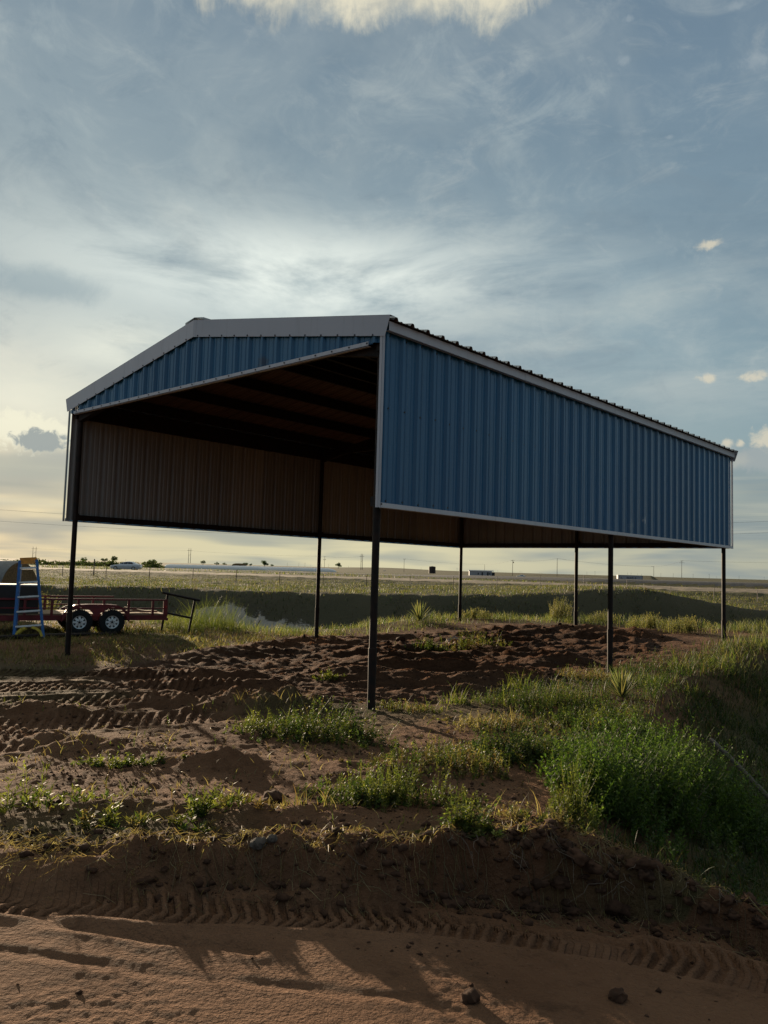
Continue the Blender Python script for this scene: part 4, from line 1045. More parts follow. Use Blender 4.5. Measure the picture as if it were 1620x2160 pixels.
for lb, l, r_ in (('upper of two long cables crossing the sky low behind the shed', pz(-300, 1052, 330), pz(1900, 1086, 330)), ('lower of two long cables crossing the sky low behind the shed', pz(-300, 1076, 330), pz(1900, 1110, 330))): wire(lb, l, r_, 8.0, .04)

# ------------------------------------------------------------------ leaves
def leaves(P, D, Sd, w):
    """Diamond leaves: base P, length vector D, side vector Sd, half width w."""
    w = np.asarray(w).reshape(-1, 1)
    V = np.stack([P, P + D * .42 + Sd * w, P + D, P + D * .42 - Sd * w], 1).reshape(-1, 3)
    return V, np.arange(len(V)).reshape(-1, 4)
def unit(v): return v / (np.linalg.norm(v, axis=-1, keepdims=True) + 1e-9)
class Veg:
    def __init__(self): self.V = []; self.Q = []; self.T = []; self.C = []; self.n = 0
    def addq(self, V, Q, C):
        self.V.append(V); self.Q.append(Q + self.n); self.C.append(np.broadcast_to(C, V.shape)); self.n += len(V)
    def addt(self, V, Tt, C):
        self.V.append(V); self.T.append(Tt + self.n); self.C.append(np.broadcast_to(C, V.shape)); self.n += len(V)
    def mesh(self, name):
        return fast_mesh(name, np.concatenate(self.V), np.concatenate(self.Q) if self.Q else None, np.concatenate(self.T) if self.T else None, M['leaf'], np.concatenate(self.C))
GREEN = np.array((.052, .082, .020)); YGREEN = np.array((.120, .132, .036)); DEEP = np.array((.028, .055, .014)); STRAW = np.array((.235, .195, .115)); BROWN = np.array((.13, .085, .045)); GREY = np.array((.12, .135, .085))
def mixcol(rng, n, pal, wts, jit=.22):
    pal = np.array(pal); k = rng.choice(len(pal), n, p=np.array(wts) / sum(wts)); k2 = rng.choice(len(pal), n, p=np.array(wts) / sum(wts)); t = rng.rand(n, 1) * .5
    return (pal[k] * (1 - t) + pal[k2] * t) * (1 + jit * rng.randn(n, 1)).clip(.4, 1.7)
def blades(veg, rng, P, h, w, lean, cols):
    """Curved grass blades, three segments each."""
    n = len(P); a = rng.rand(n) * 2 * np.pi; d = np.stack([np.cos(a), np.sin(a), np.zeros(n)], 1); s = np.stack([-np.sin(a), np.cos(a), np.zeros(n)], 1)
    a2 = rng.rand(n) * 2 * np.pi; s = np.stack([np.cos(a2), np.sin(a2), np.zeros(n)], 1)
    h = h.reshape(-1, 1); w = np.broadcast_to(w, (n,)).reshape(-1, 1); lean = np.broadcast_to(lean, (n,)).reshape(-1, 1)
    rw = []
    for t, k in ((0, 1.0), (.42, .85), (.76, .55)):
        c = P + np.array([0, 0, 1]) * h * t * (1 - .18 * lean * t) + d * h * lean * t ** 1.8
        rw += [c - s * w * k, c + s * w * k]
    rw.append(P + np.array([0, 0, 1]) * h * (1 - .18 * lean) + d * h * lean)
    V = np.stack(rw, 1).reshape(-1, 3); b = (np.arange(n) * 7).reshape(-1, 1)
    Q = np.concatenate([b + np.array([[0, 1, 3, 2]]), b + np.array([[2, 3, 5, 4]])]); Tt = b + np.array([[4, 5, 6]])
    C = np.repeat(cols, 7, 0)
    veg.V.append(V); veg.Q.append(Q + veg.n); veg.T.append(Tt + veg.n); veg.C.append(C); veg.n += len(V)
def stems(veg, rng, P, h, lean, nl, ll, lw, cols, up=.5, t0=.12, stemw=.0028, stemc=None, taper=.5):
    """Leafy stems: P bases, heights h; nl leaves of length ll and half width lw up each stem."""
    n = len(P); a = rng.rand(n) * 2 * np.pi; d = np.stack([np.cos(a), np.sin(a), np.zeros(n)], 1); h = h.reshape(-1, 1); lean = np.broadcast_to(lean, (n,)).reshape(-1, 1)
    def pos(t): return P + np.array([0, 0, 1.0]) * h * t * (1 - .15 * lean) + d * h * lean * t ** 1.5
    s = np.stack([-d[:, 1], d[:, 0], np.zeros(n)], 1)
    rw = []
    for t, k in ((0, 1.0), (.5, .75), (1.0, .3)): c = pos(t); rw += [c - s * stemw * k, c + s * stemw * k]
    V = np.stack(rw, 1).reshape(-1, 3); b = (np.arange(n) * 6).reshape(-1, 1)
    sc = np.repeat(cols * .75 if stemc is None else np.broadcast_to(stemc, (n, 3)), 6, 0)
    veg.V.append(V); veg.Q.append(np.concatenate([b + np.array([[0, 1, 3, 2]]), b + np.array([[2, 3, 5, 4]])]) + veg.n); veg.C.append(sc); veg.n += len(V)
    ph = rng.rand(n) * 6.28
    for k in range(nl):
        t = t0 + (1 - t0) * (k + rng.rand(n, 1) * .8) / nl; g = ph + k * 2.4 + rng.randn(n) * .3
        el_ = up + .35 * rng.randn(n); D = np.stack([np.cos(g) * np.cos(el_), np.sin(g) * np.cos(el_), np.sin(el_)], 1)
        L_ = ll * (1 - taper * t) * (.7 + .6 * rng.rand(n, 1)); D = D * L_
        Sd = unit(np.cross(D, rng.randn(n, 3) * .4 + np.array([0, 0, 1.0])))
        Vl, Ql = leaves(pos(t), D, Sd, lw * (.7 + .6 * rng.rand(n)) * (1 - .3 * t[:, 0]))
        veg.addq(Vl, Ql, np.repeat(cols * (1 + .18 * rng.randn(n, 1)).clip(.5, 1.6), 4, 0))
def disc(rng, n, x, y, rx, ry, rz=0.0, edge=.5):
    r = rng.rand(n) ** edge * (1 + .38 * rng.randn(n) * rng.rand(n)); a = rng.rand(n) * 2 * np.pi; r = r * (1 + .32 * np.sin(2 * a + rng.rand() * 6) + .22 * np.sin(3 * a + rng.rand() * 6) + .14 * np.sin(5 * a + rng.rand() * 6)); u, v = rx * r * np.cos(a), ry * r * np.sin(a)
    c, s = math.cos(rz), math.sin(rz); X = x + u * c - v * s; Y = y + u * s + v * c
    return np.stack([X, Y, H(X, Y) - .01], 1), np.clip(np.abs(r), 0, 1.15)
def emit(veg, name, label, cat, loc, group=None, kind=None):
    for i in range(len(veg.V)): veg.V[i] = veg.V[i] - np.array(loc)
    return tag(link(name, veg.mesh(name), None, loc), label, cat, group, kind)

# ------------------------------------------------------------------ weeds, bushes, yuccas: each clump a thing
def clump(seed, px, py, rx, ry, h, n, style, label, name='weed_clump', rz=0.0, pal=None, wts=None, z0=0.0, cat='weed'):
    rng = np.random.RandomState(seed); x, y, z = at(px, py, z0); vg = Veg(); P, r = disc(rng, n, x, y, rx, ry, rz)
    if pal is None: pal, wts = (GREEN, YGREEN, DEEP, BROWN), (4, 3, 4, .6)
    hh = h * (1 - .55 * r ** 2) * (.35 + 1.0 * rng.rand(n) ** 1.3); c = mixcol(rng, n, pal, wts)
    if style == 'leafy': stems(vg, rng, P, hh, .18 + .4 * rng.rand(n), 16, .046, .0085, c, .40)
    elif style == 'fine': stems(vg, rng, P, hh, .12 + .25 * rng.rand(n), 20, .036, .0062, c, .5)
    elif style == 'lance': stems(vg, rng, P, hh, .15 + .45 * rng.rand(n), 13, .075, .0085, c, .5)
    elif style == 'grass':
        blades(vg, rng, P, hh * 1.1, .0035, .25 + .5 * rng.rand(n), c)
    elif style == 'mixed':
        k = n // 3; stems(vg, rng, P[k:], hh[k:] * .8, .18 + .4 * rng.rand(n - k), 15, .040, .0065, c[k:], .45); blades(vg, rng, P[:k], hh[:k] * 1.25, .003, .2 + .5 * rng.rand(k), c[:k])
    return emit(vg, name, label, cat, (x, y, z), 'weed clumps on the dirt', 'stuff' if style == 'grass' and n < 80 else None)
DRY = ((STRAW, BROWN, YGREEN, GREEN), (4, 3, 2, 1)); OLIVE = ((GREEN, YGREEN, BROWN, STRAW), (3, 3, 2, 1)); BRIGHT = ((YGREEN, GREEN, np.array((.16, .175, .045))), (5, 4, 2))
C_ = [
 (690, 1556, .62, .40, .34, 330, 'leafy', 'dense leafy weed clump at the left foot of the near post', None),
 (575, 1540, .45, .30, .24, 230, 'mixed', 'low grassy weed clump left of the one at the near post', BRIGHT),
 (870, 1498, .55, .28, .15, 150, 'mixed', 'thin low weeds just right of the near post', OLIVE),
 (830, 1690, .50, .28, .28, 300, 'fine', 'rounded yellow-green weed clump in the middle of the dirt', BRIGHT),
 (760, 1700, .25, .18, .20, 90, 'fine', 'small weed clump hugging the left side of the rounded one', None),
 (950, 1618, .60, .36, .21, 330, 'fine', 'brownish weed clump between the rounded clump and the bush', OLIVE),
 (1090, 1600, .70, .40, .26, 460, 'leafy', 'green weed bank joining the left side of the big bush', None),
 (985, 1756, .17, .11, .19, 100, 'leafy', 'small bright green clump at the lip of the cut bank', BRIGHT),
 (1212, 1735, .16, .22, .42, 130, 'fine', 'upright sunlit clump at the left edge of the big bush', BRIGHT),
 (262, 1614, .36, .10, .11, 60, 'leafy', 'low sunlit row of weeds left of the dark mound', BRIGHT),
 (75, 1706, .36, .16, .24, 34, 'lance', 'sprawling lance-leaved weed at the left edge above the road', BRIGHT),
 (232, 1738, .05, .05, .26, 9, 'lance', 'tall thin lance-leaved weed above the cut bank at left', BRIGHT),
 (180, 1745, .05, .04, .13, 14, 'lance', 'short lance-leaved weed left of the tall thin one', OLIVE),
 (425, 1716, .08, .05, .19, 17, 'lance', 'spreading lance-leaved weed on the lip left of the stones', BRIGHT),
 (500, 1700, .28, .14, .13, 24, 'lance', 'low leafy weeds below the big clod', OLIVE),
 (350, 1742, .40, .10, .10, 24, 'lance', 'ragged weeds trailing over the left lip of the cut bank', OLIVE),
 (905, 1374, .42, .25, .26, 120, 'fine', 'small green weed on the dug soil behind the near post', None),
 (990, 1370, .75, .4, .44, 110, 'lance', 'loose open weed with pale leaves by the bone on the dug soil', OLIVE),
 (690, 1432, .16, .12, .18, 24, 'lance', 'single upright weed on the dug ridge left of the near post', BRIGHT),
 (1150, 1490, .95, .65, .32, 620, 'fine', 'dense weed patch on the slope left of the near yucca', None),
 (1235, 1432, .55, .40, .20, 260, 'mixed', 'dry yellow weeds round the foot of the right middle post', DRY),
 (1095, 1452, .30, .15, .26, 90, 'grass', 'spiky grass tuft left of the right middle post', BRIGHT),
 (960, 1484, .26, .15, .24, 90, 'grass', 'spiky bright grass tuft on the ridge right of the near post', BRIGHT),
 (1060, 1535, .70, .45, .18, 380, 'mixed', 'brownish low weeds on the slope above the bush', DRY),
 (595, 1330, .55, .35, .62, 130, 'leafy', 'green bushy weed left of the left middle post', None),
 (630, 1485, .30, .16, .16, 60, 'grass', 'thin grass tuft on the heap left of the near post', DRY),
 (520, 1478, .55, .2, .16, 90, 'grass', 'dry straw tuft on top of the dirt heap at mid left', DRY),
 (660, 1700, .35, .14, .14, 70, 'grass', 'bleached dry grass on the soil right of the big clod', DRY),
 (1110, 1728, .45, .18, .15, 140, 'mixed', 'dry brown weeds between the small bright clump and the bush', DRY),
 (1400, 1448, .9, .5, .26, 420, 'grass', 'grass crest on the slope right of the right middle post', None),
 (1540, 1430, 1.0, .6, .34, 240, 'mixed', 'thick grass and weeds below the far right post', None),
 (1250, 1530, .60, .45, .24, 300, 'leafy', 'dense green weeds behind the big bush below the near yucca', None),
 (1330, 1560, .55, .45, .34, 300, 'lance', 'tall lance-leaved weeds behind the right half of the big bush', None),
 (880, 1300, 0, 0, 0, 0, '', '', None)][:-1]
for i, (px, py, rx, ry, h, n, st, lb, pw) in enumerate(C_):
    clump(300 + i, px, py, rx, ry, h, n, st, lb, pal=pw[0] if pw else None, wts=pw[1] if pw else None)
# tall grass by the pipe frame
clump(371, 450, 1326, 1.15, .5, .78, 900, 'grass', 'tall bright grass stand beside the rusty pipe frame', 'tall_grass', 0, *BRIGHT, cat='grass')
clump(372, 385, 1332, .75, .4, .50, 420, 'mixed', 'shorter grass stand growing through the legs of the pipe frame', 'tall_grass', 0, *BRIGHT, cat='grass')
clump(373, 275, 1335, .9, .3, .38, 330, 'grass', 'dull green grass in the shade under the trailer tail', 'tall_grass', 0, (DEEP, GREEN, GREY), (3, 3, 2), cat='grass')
# the big bush
rng = np.random.RandomState(5); bx0, by0, bz0 = at(1370, 1690, -.25)
bush = thing('bush', 'big dense feathery green bush half in shade above the cut bank at right', 'bush', (bx0, by0, bz0))
vf, vs_ = Veg(), Veg()
for (px, py, rx, ry, h, n) in ((1300, 1715, .32, .30, .56, 200), (1400, 1730, .34, .30, .64, 230), (1500, 1740, .36, .30, .60, 210), (1255, 1690, .30, .36, .50, 150), (1450, 1690, .40, .40, .66, 220), (1570, 1760, .34, .30, .50, 150), (1340, 1650, .40, .36, .54, 200), (1230, 1630, .30, .30, .36, 130), (1520, 1700, .30, .36, .52, 130), (1400, 1610, .36, .30, .46, 140)):
    x, y, z = at(px, py, -.2); P, r = disc(rng, n, x, y, rx, ry); hh = h * (1 - .5 * r ** 2) * (.7 + .5 * rng.rand(n))
    stems(vf, rng, P, hh, .18 + .50 * rng.rand(n), 22, .054, .0088, mixcol(rng, n, (GREEN, np.array((.055, .11, .020)), np.array((.085, .135, .028))), (3, 3, 5)), .5, .08)
for v_, nm in ((vf, 'foliage'),):
    for i in range(len(v_.V)): v_.V[i] = v_.V[i] - np.array((bx0, by0, bz0))
    link(nm, v_.mesh(nm), bush)
mb = MB()
for k in range(30):
    a = rng.rand() * 6.28; rr = rng.rand() ** .5 * .5; x, y = bx0 + rr * math.cos(a), by0 + rr * math.sin(a) * .8; z = h1(x, y) - bz0
    lx2, ly2 = rng.randn(2) * .12; mb.tube([(x - bx0, y - by0, z - .03), (x - bx0 + lx2 * .4, y - by0 + ly2 * .4, z + .2), (x - bx0 + lx2, y - by0 + ly2, z + .36)], [.004, .003, .002], 5)
mb.obj('stems', M['stick'], bush)
# yuccas
def yucca(seed, px, py, r, n, label, z0=0.0):
    rng = np.random.RandomState(seed); x, y, z = at(px, py, z0); vg = Veg()
    a = rng.rand(n) * 6.28; el_ = np.radians(8 + 75 * rng.rand(n)); L_ = r * (.75 + .35 * rng.rand(n))
    D = np.stack([np.cos(a) * np.cos(el_), np.sin(a) * np.cos(el_), np.sin(el_)], 1); P = np.tile((x, y, z + .04), (n, 1)) + D * .03
    s = np.stack([-np.sin(a), np.cos(a), np.zeros(n)], 1); w = .012 * (r / .5)
    rw = []
    for t, k, dr in ((0, 1.0, 0), (.4, .8, 0), (.75, .5, -.02), (1, 0, -.06)):
        c = P + D * (L_ * t)[:, None] + np.array([0, 0, dr * r]); rw += [c - s * w * k, c + s * w * k] if k else [c]
    V = np.stack(rw, 1).reshape(-1, 3); b = (np.arange(n) * 7).reshape(-1, 1)
    C = np.repeat(mixcol(rng, n, (np.array((.11, .135, .07)), np.array((.20, .21, .11)), STRAW), (5, 4, 2)), 7, 0)
    vg.V.append(V); vg.Q.append(np.concatenate([b + np.array([[0, 1, 3, 2]]), b + np.array([[2, 3, 5, 4]])])); vg.T.append(b + np.array([[4, 5, 6]])); vg.C.append(C); vg.n = len(V)
    return emit(vg, 'yucca', label, 'yucca', (x, y, z), 'yuccas')
yucca(1, 885, 1313, .62, 110, 'spiky yucca on the far rim of the pad left of the far left post', .2)
yucca(2, 1312, 1478, .42, 130, 'spiky pale yucca on the slope below the right middle post')
clump(374, 1590, 1500, .25, .2, .40, 26, 'grass', 'few pale dry stalks in the shaded hollow at the right edge', 'dry_stalks', 0, *DRY, z0=-.8)
# sagebrush on the rim
def sage(seed, px, dep, w, h, n, label, name='sagebrush'):
    rng = np.random.RandomState(seed); x, y, z = along(px, dep); vg = Veg(); P, r = disc(rng, n, x, y, w, w * .7)
    stems(vg, rng, P, h * (.6 + .45 * rng.rand(n)) * (1 - .3 * r), .10 + .25 * rng.rand(n), 26, .055, .007, mixcol(rng, n, (np.array((.17, .165, .075)), np.array((.12, .125, .06)), STRAW), (5, 3, 2)), 1.0, .1, .004)
    return emit(vg, name, label, 'shrub', (x, y, z), 'shrubs on the rim')
sage(1, 1183, 24.5, .36, .85, 150, 'tall feathery yellow-green shrub left of the back middle post')
sage(2, 1275, 24.0, .42, .45, 120, 'grey-green shrub on the rim right of the back middle post')
sage(3, 1005, 24.2, .40, .40, 110, 'pale silvery shrub on the rim right of the far left post')
sage(4, 96, 24.5, .45, .75, 120, 'pale feathery shrub beyond the trailer at far left')
sage(5, 1370, 21.5, .55, .55, 150, 'bushy green shrub on the rim between the right posts')
sage(6, 1450, 20.5, .55, .52, 150, 'bushy shrub on the rim left of the far right post')

# ------------------------------------------------------------------ ground cover nobody could count
rng = np.random.RandomState(77)
def scatter(n, x0, x1, y0, y1, dens):
    X = rng.uniform(x0, x1, n); Y = rng.uniform(y0, y1, n); k = rng.rand(n) < dens(X, Y); return X[k], Y[k]
RG = [(1.2, 5.3), (1.9, 7.0), (3.3, 9.8), (4.8, 13.0), (7.2, 15.6), (10.5, 18.0), (30, 24)]
def dens_right(x, y):
    d, _, s = path_dist(x, y, RG); sv, su = shed_uv(x, y)
    a = np.where(s > 0, sst(-.2, .8, d), .6 * sst(2.0, 0, d) * sst(6.0, 7.5, y)) * (y > bank_line(x) + .15)
    return a * (.35 + .65 * sst(-.35, .25, fbm(x * .8, y * .8, 201, 3)))
def dens_rim(x, y):
    sv, su = shed_uv(x, y)
    dr, _, sr = path_dist(x, y, RIM); dr = np.where(sr < 0, dr, -dr); a = sst(-2.3, -.9, dr) * sst(1.8, .8, dr)
    b = 0 * a
    c = .7 * sst(0, -.6, su) * sst(-3.0, -1.0, su) * sst(7, 9, sv) * (sv < 15)
    dd = in_poly(x, y, DUG, .3)
    return np.clip(np.maximum(np.maximum(a, b * .8), c), 0, 1) * (1 - dd) * (.25 + .75 * sst(-.3, .2, fbm(x * .7, y * .7, 203, 3)))
vg = Veg()
X, Y = scatter(130000, 1.2, 14, 4.2, 20, dens_right); P = np.stack([X, Y, H(X, Y) - .01], 1); n = len(P)
tuf = fbm(X * 1.3, Y * 1.3, 205, 3); hh = (.06 + .11 * rng.rand(n)) * (1 + .9 * tuf).clip(.4, 1.9)
blades(vg, rng, P, hh, .0030 + .0002 * Y, .2 + .6 * rng.rand(n), mixcol(rng, n, (GREEN * .7, DEEP * .85, YGREEN * .8, BROWN, GREY * .7), (4, 6, .5, 1.2, 2.5)))
X, Y = scatter(11000, 1.5, 13, 4.6, 19, dens_right); P = np.stack([X, Y, H(X, Y) - .01], 1); n = len(P)
stems(vg, rng, P, .10 + .20 * rng.rand(n), .15 + .5 * rng.rand(n), 13, .045, .008, mixcol(rng, n, (GREEN * .8, DEEP, GREY * .7, YGREEN * .8), (3, 4, 2, 1)), .5)
tag(link('grass', vg.mesh('grass')), 'grass and weeds covering the slope and hollow right of the shed', 'grass', None, 'stuff')
vg = Veg()
X, Y = scatter(170000, -16, 18, 11, 30, dens_rim); P = np.stack([X, Y, H(X, Y) - .01], 1); n = len(P)
tuf = fbm(X * .9, Y * .9, 207, 3); hh = (.08 + .15 * rng.rand(n)) * (1 + 1.3 * tuf + .5 * sst(2, 9, X)).clip(.3, 2.4)
blades(vg, rng, P, hh, .0050, .2 + .5 * rng.rand(n), mixcol(rng, n, (GREEN, YGREEN, STRAW, GREY), (4, 3, 2, 3)))
tag(link('grass', vg.mesh('grass')), 'sunlit grass growing along the far rim of the pad', 'grass', None, 'stuff')
# thin cover on the dirt left and round the pad
def dens_dirt(x, y):
    sv, su = shed_uv(x, y); dd = in_poly(x, y, DUG, .3); tm = np.zeros(x.shape)
    for tr_ in TRACKS: d, _, _ = path_dist(x, y, tr_); tm = np.maximum(tm, sst(.45, .30, d))
    a = sst(.0, .35, fbm(x * .9, y * .9, 211, 3) + .05) * .8 + .06
    left = sst(13.0, 14.2, y) * (x < -1) * sst(-.35, .1, fbm(x * .8, y * .8, 215, 3))
    return np.maximum(a * sst(9.5, 8, y), left) * (1 - tm) * (1 - dd) * (y > bank_line(x) + .02) * (y < 21)
vg = Veg()
X, Y = scatter(36000, -13, 3.4, 4.7, 21, dens_dirt); P = np.stack([X, Y, H(X, Y) - .005], 1); n = len(P)
blades(vg, rng, P, .035 + .085 * rng.rand(n) ** 2 + .05 * sst(13, 15, Y), .0018 + .00025 * Y, .3 + .9 * rng.rand(n), mixcol(rng, n, (STRAW, BROWN, GREEN, YGREEN), (3, 3, 1.6, 1.6)))
X, Y = scatter(2600, -13, 3.4, 4.9, 21, dens_dirt); P = np.stack([X, Y, H(X, Y) - .005], 1); n = len(P)
stems(vg, rng, P, .05 + .09 * rng.rand(n), .2 + .5 * rng.rand(n), 9, .03, .0052, mixcol(rng, n, (GREEN, YGREEN, BROWN), (3, 3, 1)), .4)
X, Y = scatter(30000, -12, -1.5, 11.4, 19.5, lambda x, y: (in_poly(x, y, DUG, .9) < .25) * sst(11.6, 14.0, y + .8 * fbm(x * .9, y * .9, 219, 2)) * sst(-1.5, -4.5, x) * (.25 + .75 * sst(-.2, .25, fbm(x * 1.1, y * 1.1, 217, 3))) * (np.abs(x) < .62 * (y + 1.5))); P = np.stack([X, Y, H(X, Y) - .005], 1); n = len(P)
blades(vg, rng, P, .04 + .10 * rng.rand(n) ** 2, .0045, .3 + .8 * rng.rand(n), mixcol(rng, n, (STRAW, BROWN, GREEN, YGREEN), (3, 2.5, 2.5, 1.5)))
tag(link('grass', vg.mesh('grass')), 'sparse dry grass and seedlings over the rough dirt', 'grass', None, 'stuff')
# dry straw and twigs, thick along the lip of the cut bank
mbv = Veg()
n = 2600; X = rng.uniform(-3.5, 3.2, n); Y = bank_line(X) + rng.randn(n) * .16 + .02; far_ = rng.rand(n) < .25; Y = np.where(far_, rng.uniform(4.4, 9.0, n), Y)
keep = (~far_) | (rng.rand(n) < .35); X, Y = X[keep], Y[keep]; n = len(X)
a = rng.rand(n) * 6.28; L_ = .05 + .16 * rng.rand(n) ** 2; pts = []
for t in (0, .35, .7, 1.0):
    cx2 = X + np.cos(a + .8 * t) * L_ * t; cy2 = Y + np.sin(a + .8 * t) * L_ * t; z = H(cx2, cy2) + .006 + .05 * np.sin(np.pi * t) * rng.rand(n)
    pts.append(np.stack([cx2, cy2, z], 1))
s = np.stack([-np.sin(a), np.cos(a), .6 * np.ones(n)], 1) * .0016
V = np.stack([q for p_ in pts for q in (p_ - s, p_ + s)], 1).reshape(-1, 3); b = (np.arange(n) * 8).reshape(-1, 1)
mbv.addq(V, np.concatenate([b + np.array([[2 * k, 2 * k + 1, 2 * k + 3, 2 * k + 2]]) for k in range(3)]), np.repeat(mixcol(rng, n, (STRAW, BROWN, np.array((.22, .16, .10))), (3, 2, 2)), 8, 0))
tag(link('straw', mbv.mesh('straw')), 'dry straw and twigs littering the dirt and the lip of the bank', 'straw', None, 'stuff')
# roots hanging out of the bank
mb = MB(); rr = random.Random(4)
for k in range(90):
    x = rr.choice([rr.uniform(.3, 2.6), rr.uniform(.9, 2.2), rr.uniform(-1.2, 2.6)]); y = float(bank_line(np.array([x]))[0]) + rr.uniform(-.02, .06); z = h1(x, y) + rr.uniform(-.02, .03); d = rr.uniform(-1, 1); L_ = rr.uniform(.04, .10) + .3 * rr.random() ** 3
    pts = [(x, y, z)]
    for q in range(4): pts.append((pts[-1][0] + L_ / 4 * (d + rr.uniform(-.5, .5)), pts[-1][1] - L_ / 4 * rr.uniform(.2, .8), pts[-1][2] - L_ / 4 * rr.uniform(-.2, 1.0)))
    mb.tube(pts, [.0026, .002, .0016, .0012, .0006], 4)
tag(mb.obj('roots', M['straw']), 'pale roots and stalks hanging from the cut bank', 'roots', None, None, ) if False else tag(mb.obj('roots', M['stick']), 'pale roots and stalks hanging from the cut bank', 'roots', None, 'stuff')
# clods: small lumps of soil on the dug pad and below the bank
ico = np.array([(0, 0, -1), (.724, -.526, -.447), (-.276, -.851, -.447), (-.894, 0, -.447), (-.276, .851, -.447), (.724, .526, -.447), (.276, -.851, .447), (-.724, -.526, .447), (-.724, .526, .447), (.276, .851, .447), (.894, 0, .447), (0, 0, 1)])
fc = np.array([(0, 2, 1), (1, 5, 0), (0, 3, 2), (0, 4, 3), (0, 5, 4), (1, 10, 5), (2, 6, 1), (3, 7, 2), (4, 8, 3), (5, 9, 4), (1, 6, 10), (2, 7, 6), (3, 8, 7), (4, 9, 8), (5, 10, 9), (6, 11, 10), (7, 11, 6), (8, 11, 7), (9, 11, 8), (10, 11, 9)])
def dens_clod(x, y):
    dd = in_poly(x, y, DUG, .5); yb = bank_line(x); foot = np.exp(-((y - yb + .16) / .13) ** 2) * sst(-1.8, -.6, x); lip = np.exp(-((y - yb - .15) / .2) ** 2)
    return np.clip(dd * .8 * sst(-.2, .3, fbm(x, y, 221, 3)) + foot * .8 + lip * .6 + .05 * (y > yb), 0, 1)
X1, Y1 = scatter(6500, -7, 9, 8, 22, dens_clod); X2, Y2 = scatter(12000, -2.6, 3.2, 3.9, 6.0, dens_clod)
X = np.concatenate([X1, X2]); Y = np.concatenate([Y1, Y2]); n = len(X); rad = (.003 + .024 * rng.rand(n) ** 6) * (1 + .05 * Y)
J = 1 + .28 * rng.randn(n, 12, 1); V = ico[None] * J * rad[:, None, None] * np.array([1.15, .95, .7]); V = V + np.stack([X, Y, H(X, Y) + rad * .25], 1)[:, None]
me = fast_mesh('soil_clods', V.reshape(-1, 3), None, (fc[None] + (np.arange(n) * 12)[:, None, None]).reshape(-1, 3), M['clod'], None, False)
tag(link('soil_clods', me), 'crumbs and clods of soil strewn on the dug pad and under the bank', 'soil clods', None, 'stuff')
def dens_crumb(x, y):
    dd = in_poly(x, y, DUG, .5); yb = bank_line(x); f = sst(-.1, .4, fbm(x * 1.1, y * 1.1, 223, 3))
    return np.clip(.12 + .6 * f + .4 * dd, 0, 1) * np.where(y > yb, 1.0, .28 * sst(.0, .4, fbm(x * .9 + 4, y * .9, 225, 3)) + .02)
Y = 3.3 * (13.5 / 3.3) ** rng.rand(38000); X = rng.uniform(-1, 1, len(Y)) * .60 * (Y + 1.2); k = (rng.rand(len(Y)) < dens_crumb(X, Y)) & (X < 4.2); X, Y = X[k], Y[k]; n = len(X)
rad = (.0025 + .009 * rng.rand(n) ** 3) * (1 + .09 * Y)
octa = np.array([(1, 0, 0), (0, 1, 0), (-1, 0, 0), (0, -1, 0), (0, 0, 1), (0, 0, -.6)]); of = np.array([(0, 1, 4), (1, 2, 4), (2, 3, 4), (3, 0, 4), (1, 0, 5), (2, 1, 5), (3, 2, 5), (0, 3, 5)])
V = octa[None] * (1 + .35 * rng.randn(n, 6, 1)) * rad[:, None, None] * np.array([1.2, 1.0, .75]); a = rng.rand(n) * 6.28; c_, s_ = np.cos(a)[:, None], np.sin(a)[:, None]
V = np.stack([V[:, :, 0] * c_ - V[:, :, 1] * s_, V[:, :, 0] * s_ + V[:, :, 1] * c_, V[:, :, 2]], -1) + np.stack([X, Y, H(X, Y) + rad * .2], 1)[:, None]
me = fast_mesh('soil_crumbs', V.reshape(-1, 3), None, (of[None] + (np.arange(n) * 6)[:, None, None]).reshape(-1, 3), M['clod'], None, True)
tag(link('soil_crumbs', me), 'fine crumbs of red soil scattered over the dirt', 'soil crumbs', None, 'stuff')
# lumps of turf and packed soil bulging from the cut bank
me_ = MB(); rr = random.Random(11)
lumpV = lump('tmp_lump', None, None, M['clod'], 0, 0, 1.0, (1, 1, 1), 3); bV = np.array([tuple(v.co) for v in lumpV.data.vertices]); bF = [tuple(p.vertices) for p in lumpV.data.polygons]; bpy.data.objects.remove(lumpV)
LV, LF = [], []
for k in range(170):
    x = rr.choice([rr.uniform(-1.3, 2.7), rr.uniform(.3, 2.7)]); x0_ = np.array([x]); yb_ = float(bank_line(x0_)[0]); y_ = yb_ + rr.uniform(-.16, .10); r_ = (.010 + .040 * rr.random() ** 2.6) * (1.3 if x > .4 else .8)
    a = rr.random() * 6.28; c, s2 = math.cos(a), math.sin(a); q = bV * (1 + .75 * fbm(bV[:, 0] * 1.9 + k, bV[:, 1] * 1.9 + bV[:, 2] * 1.6, 40 + k % 9, 4)).clip(.35, 2)[:, None] * np.array((1.5, .9, .65)) * r_
    q = np.stack([q[:, 0] * c - q[:, 1] * s2, q[:, 0] * s2 + q[:, 1] * c, q[:, 2]], 1) + np.array((x, y_, h1(x, y_) + r_ * rr.uniform(-.35, .15)))
    LF.append(np.array(bF) + len(LV) * len(bV)); LV.append(q)
tag(link('bank_soil', fast_mesh('bank_soil', np.concatenate(LV), None, np.concatenate(LF), M['clod'], None, False)), 'lumps of dark soil bulging from the cut bank', 'soil', None, 'stuff')
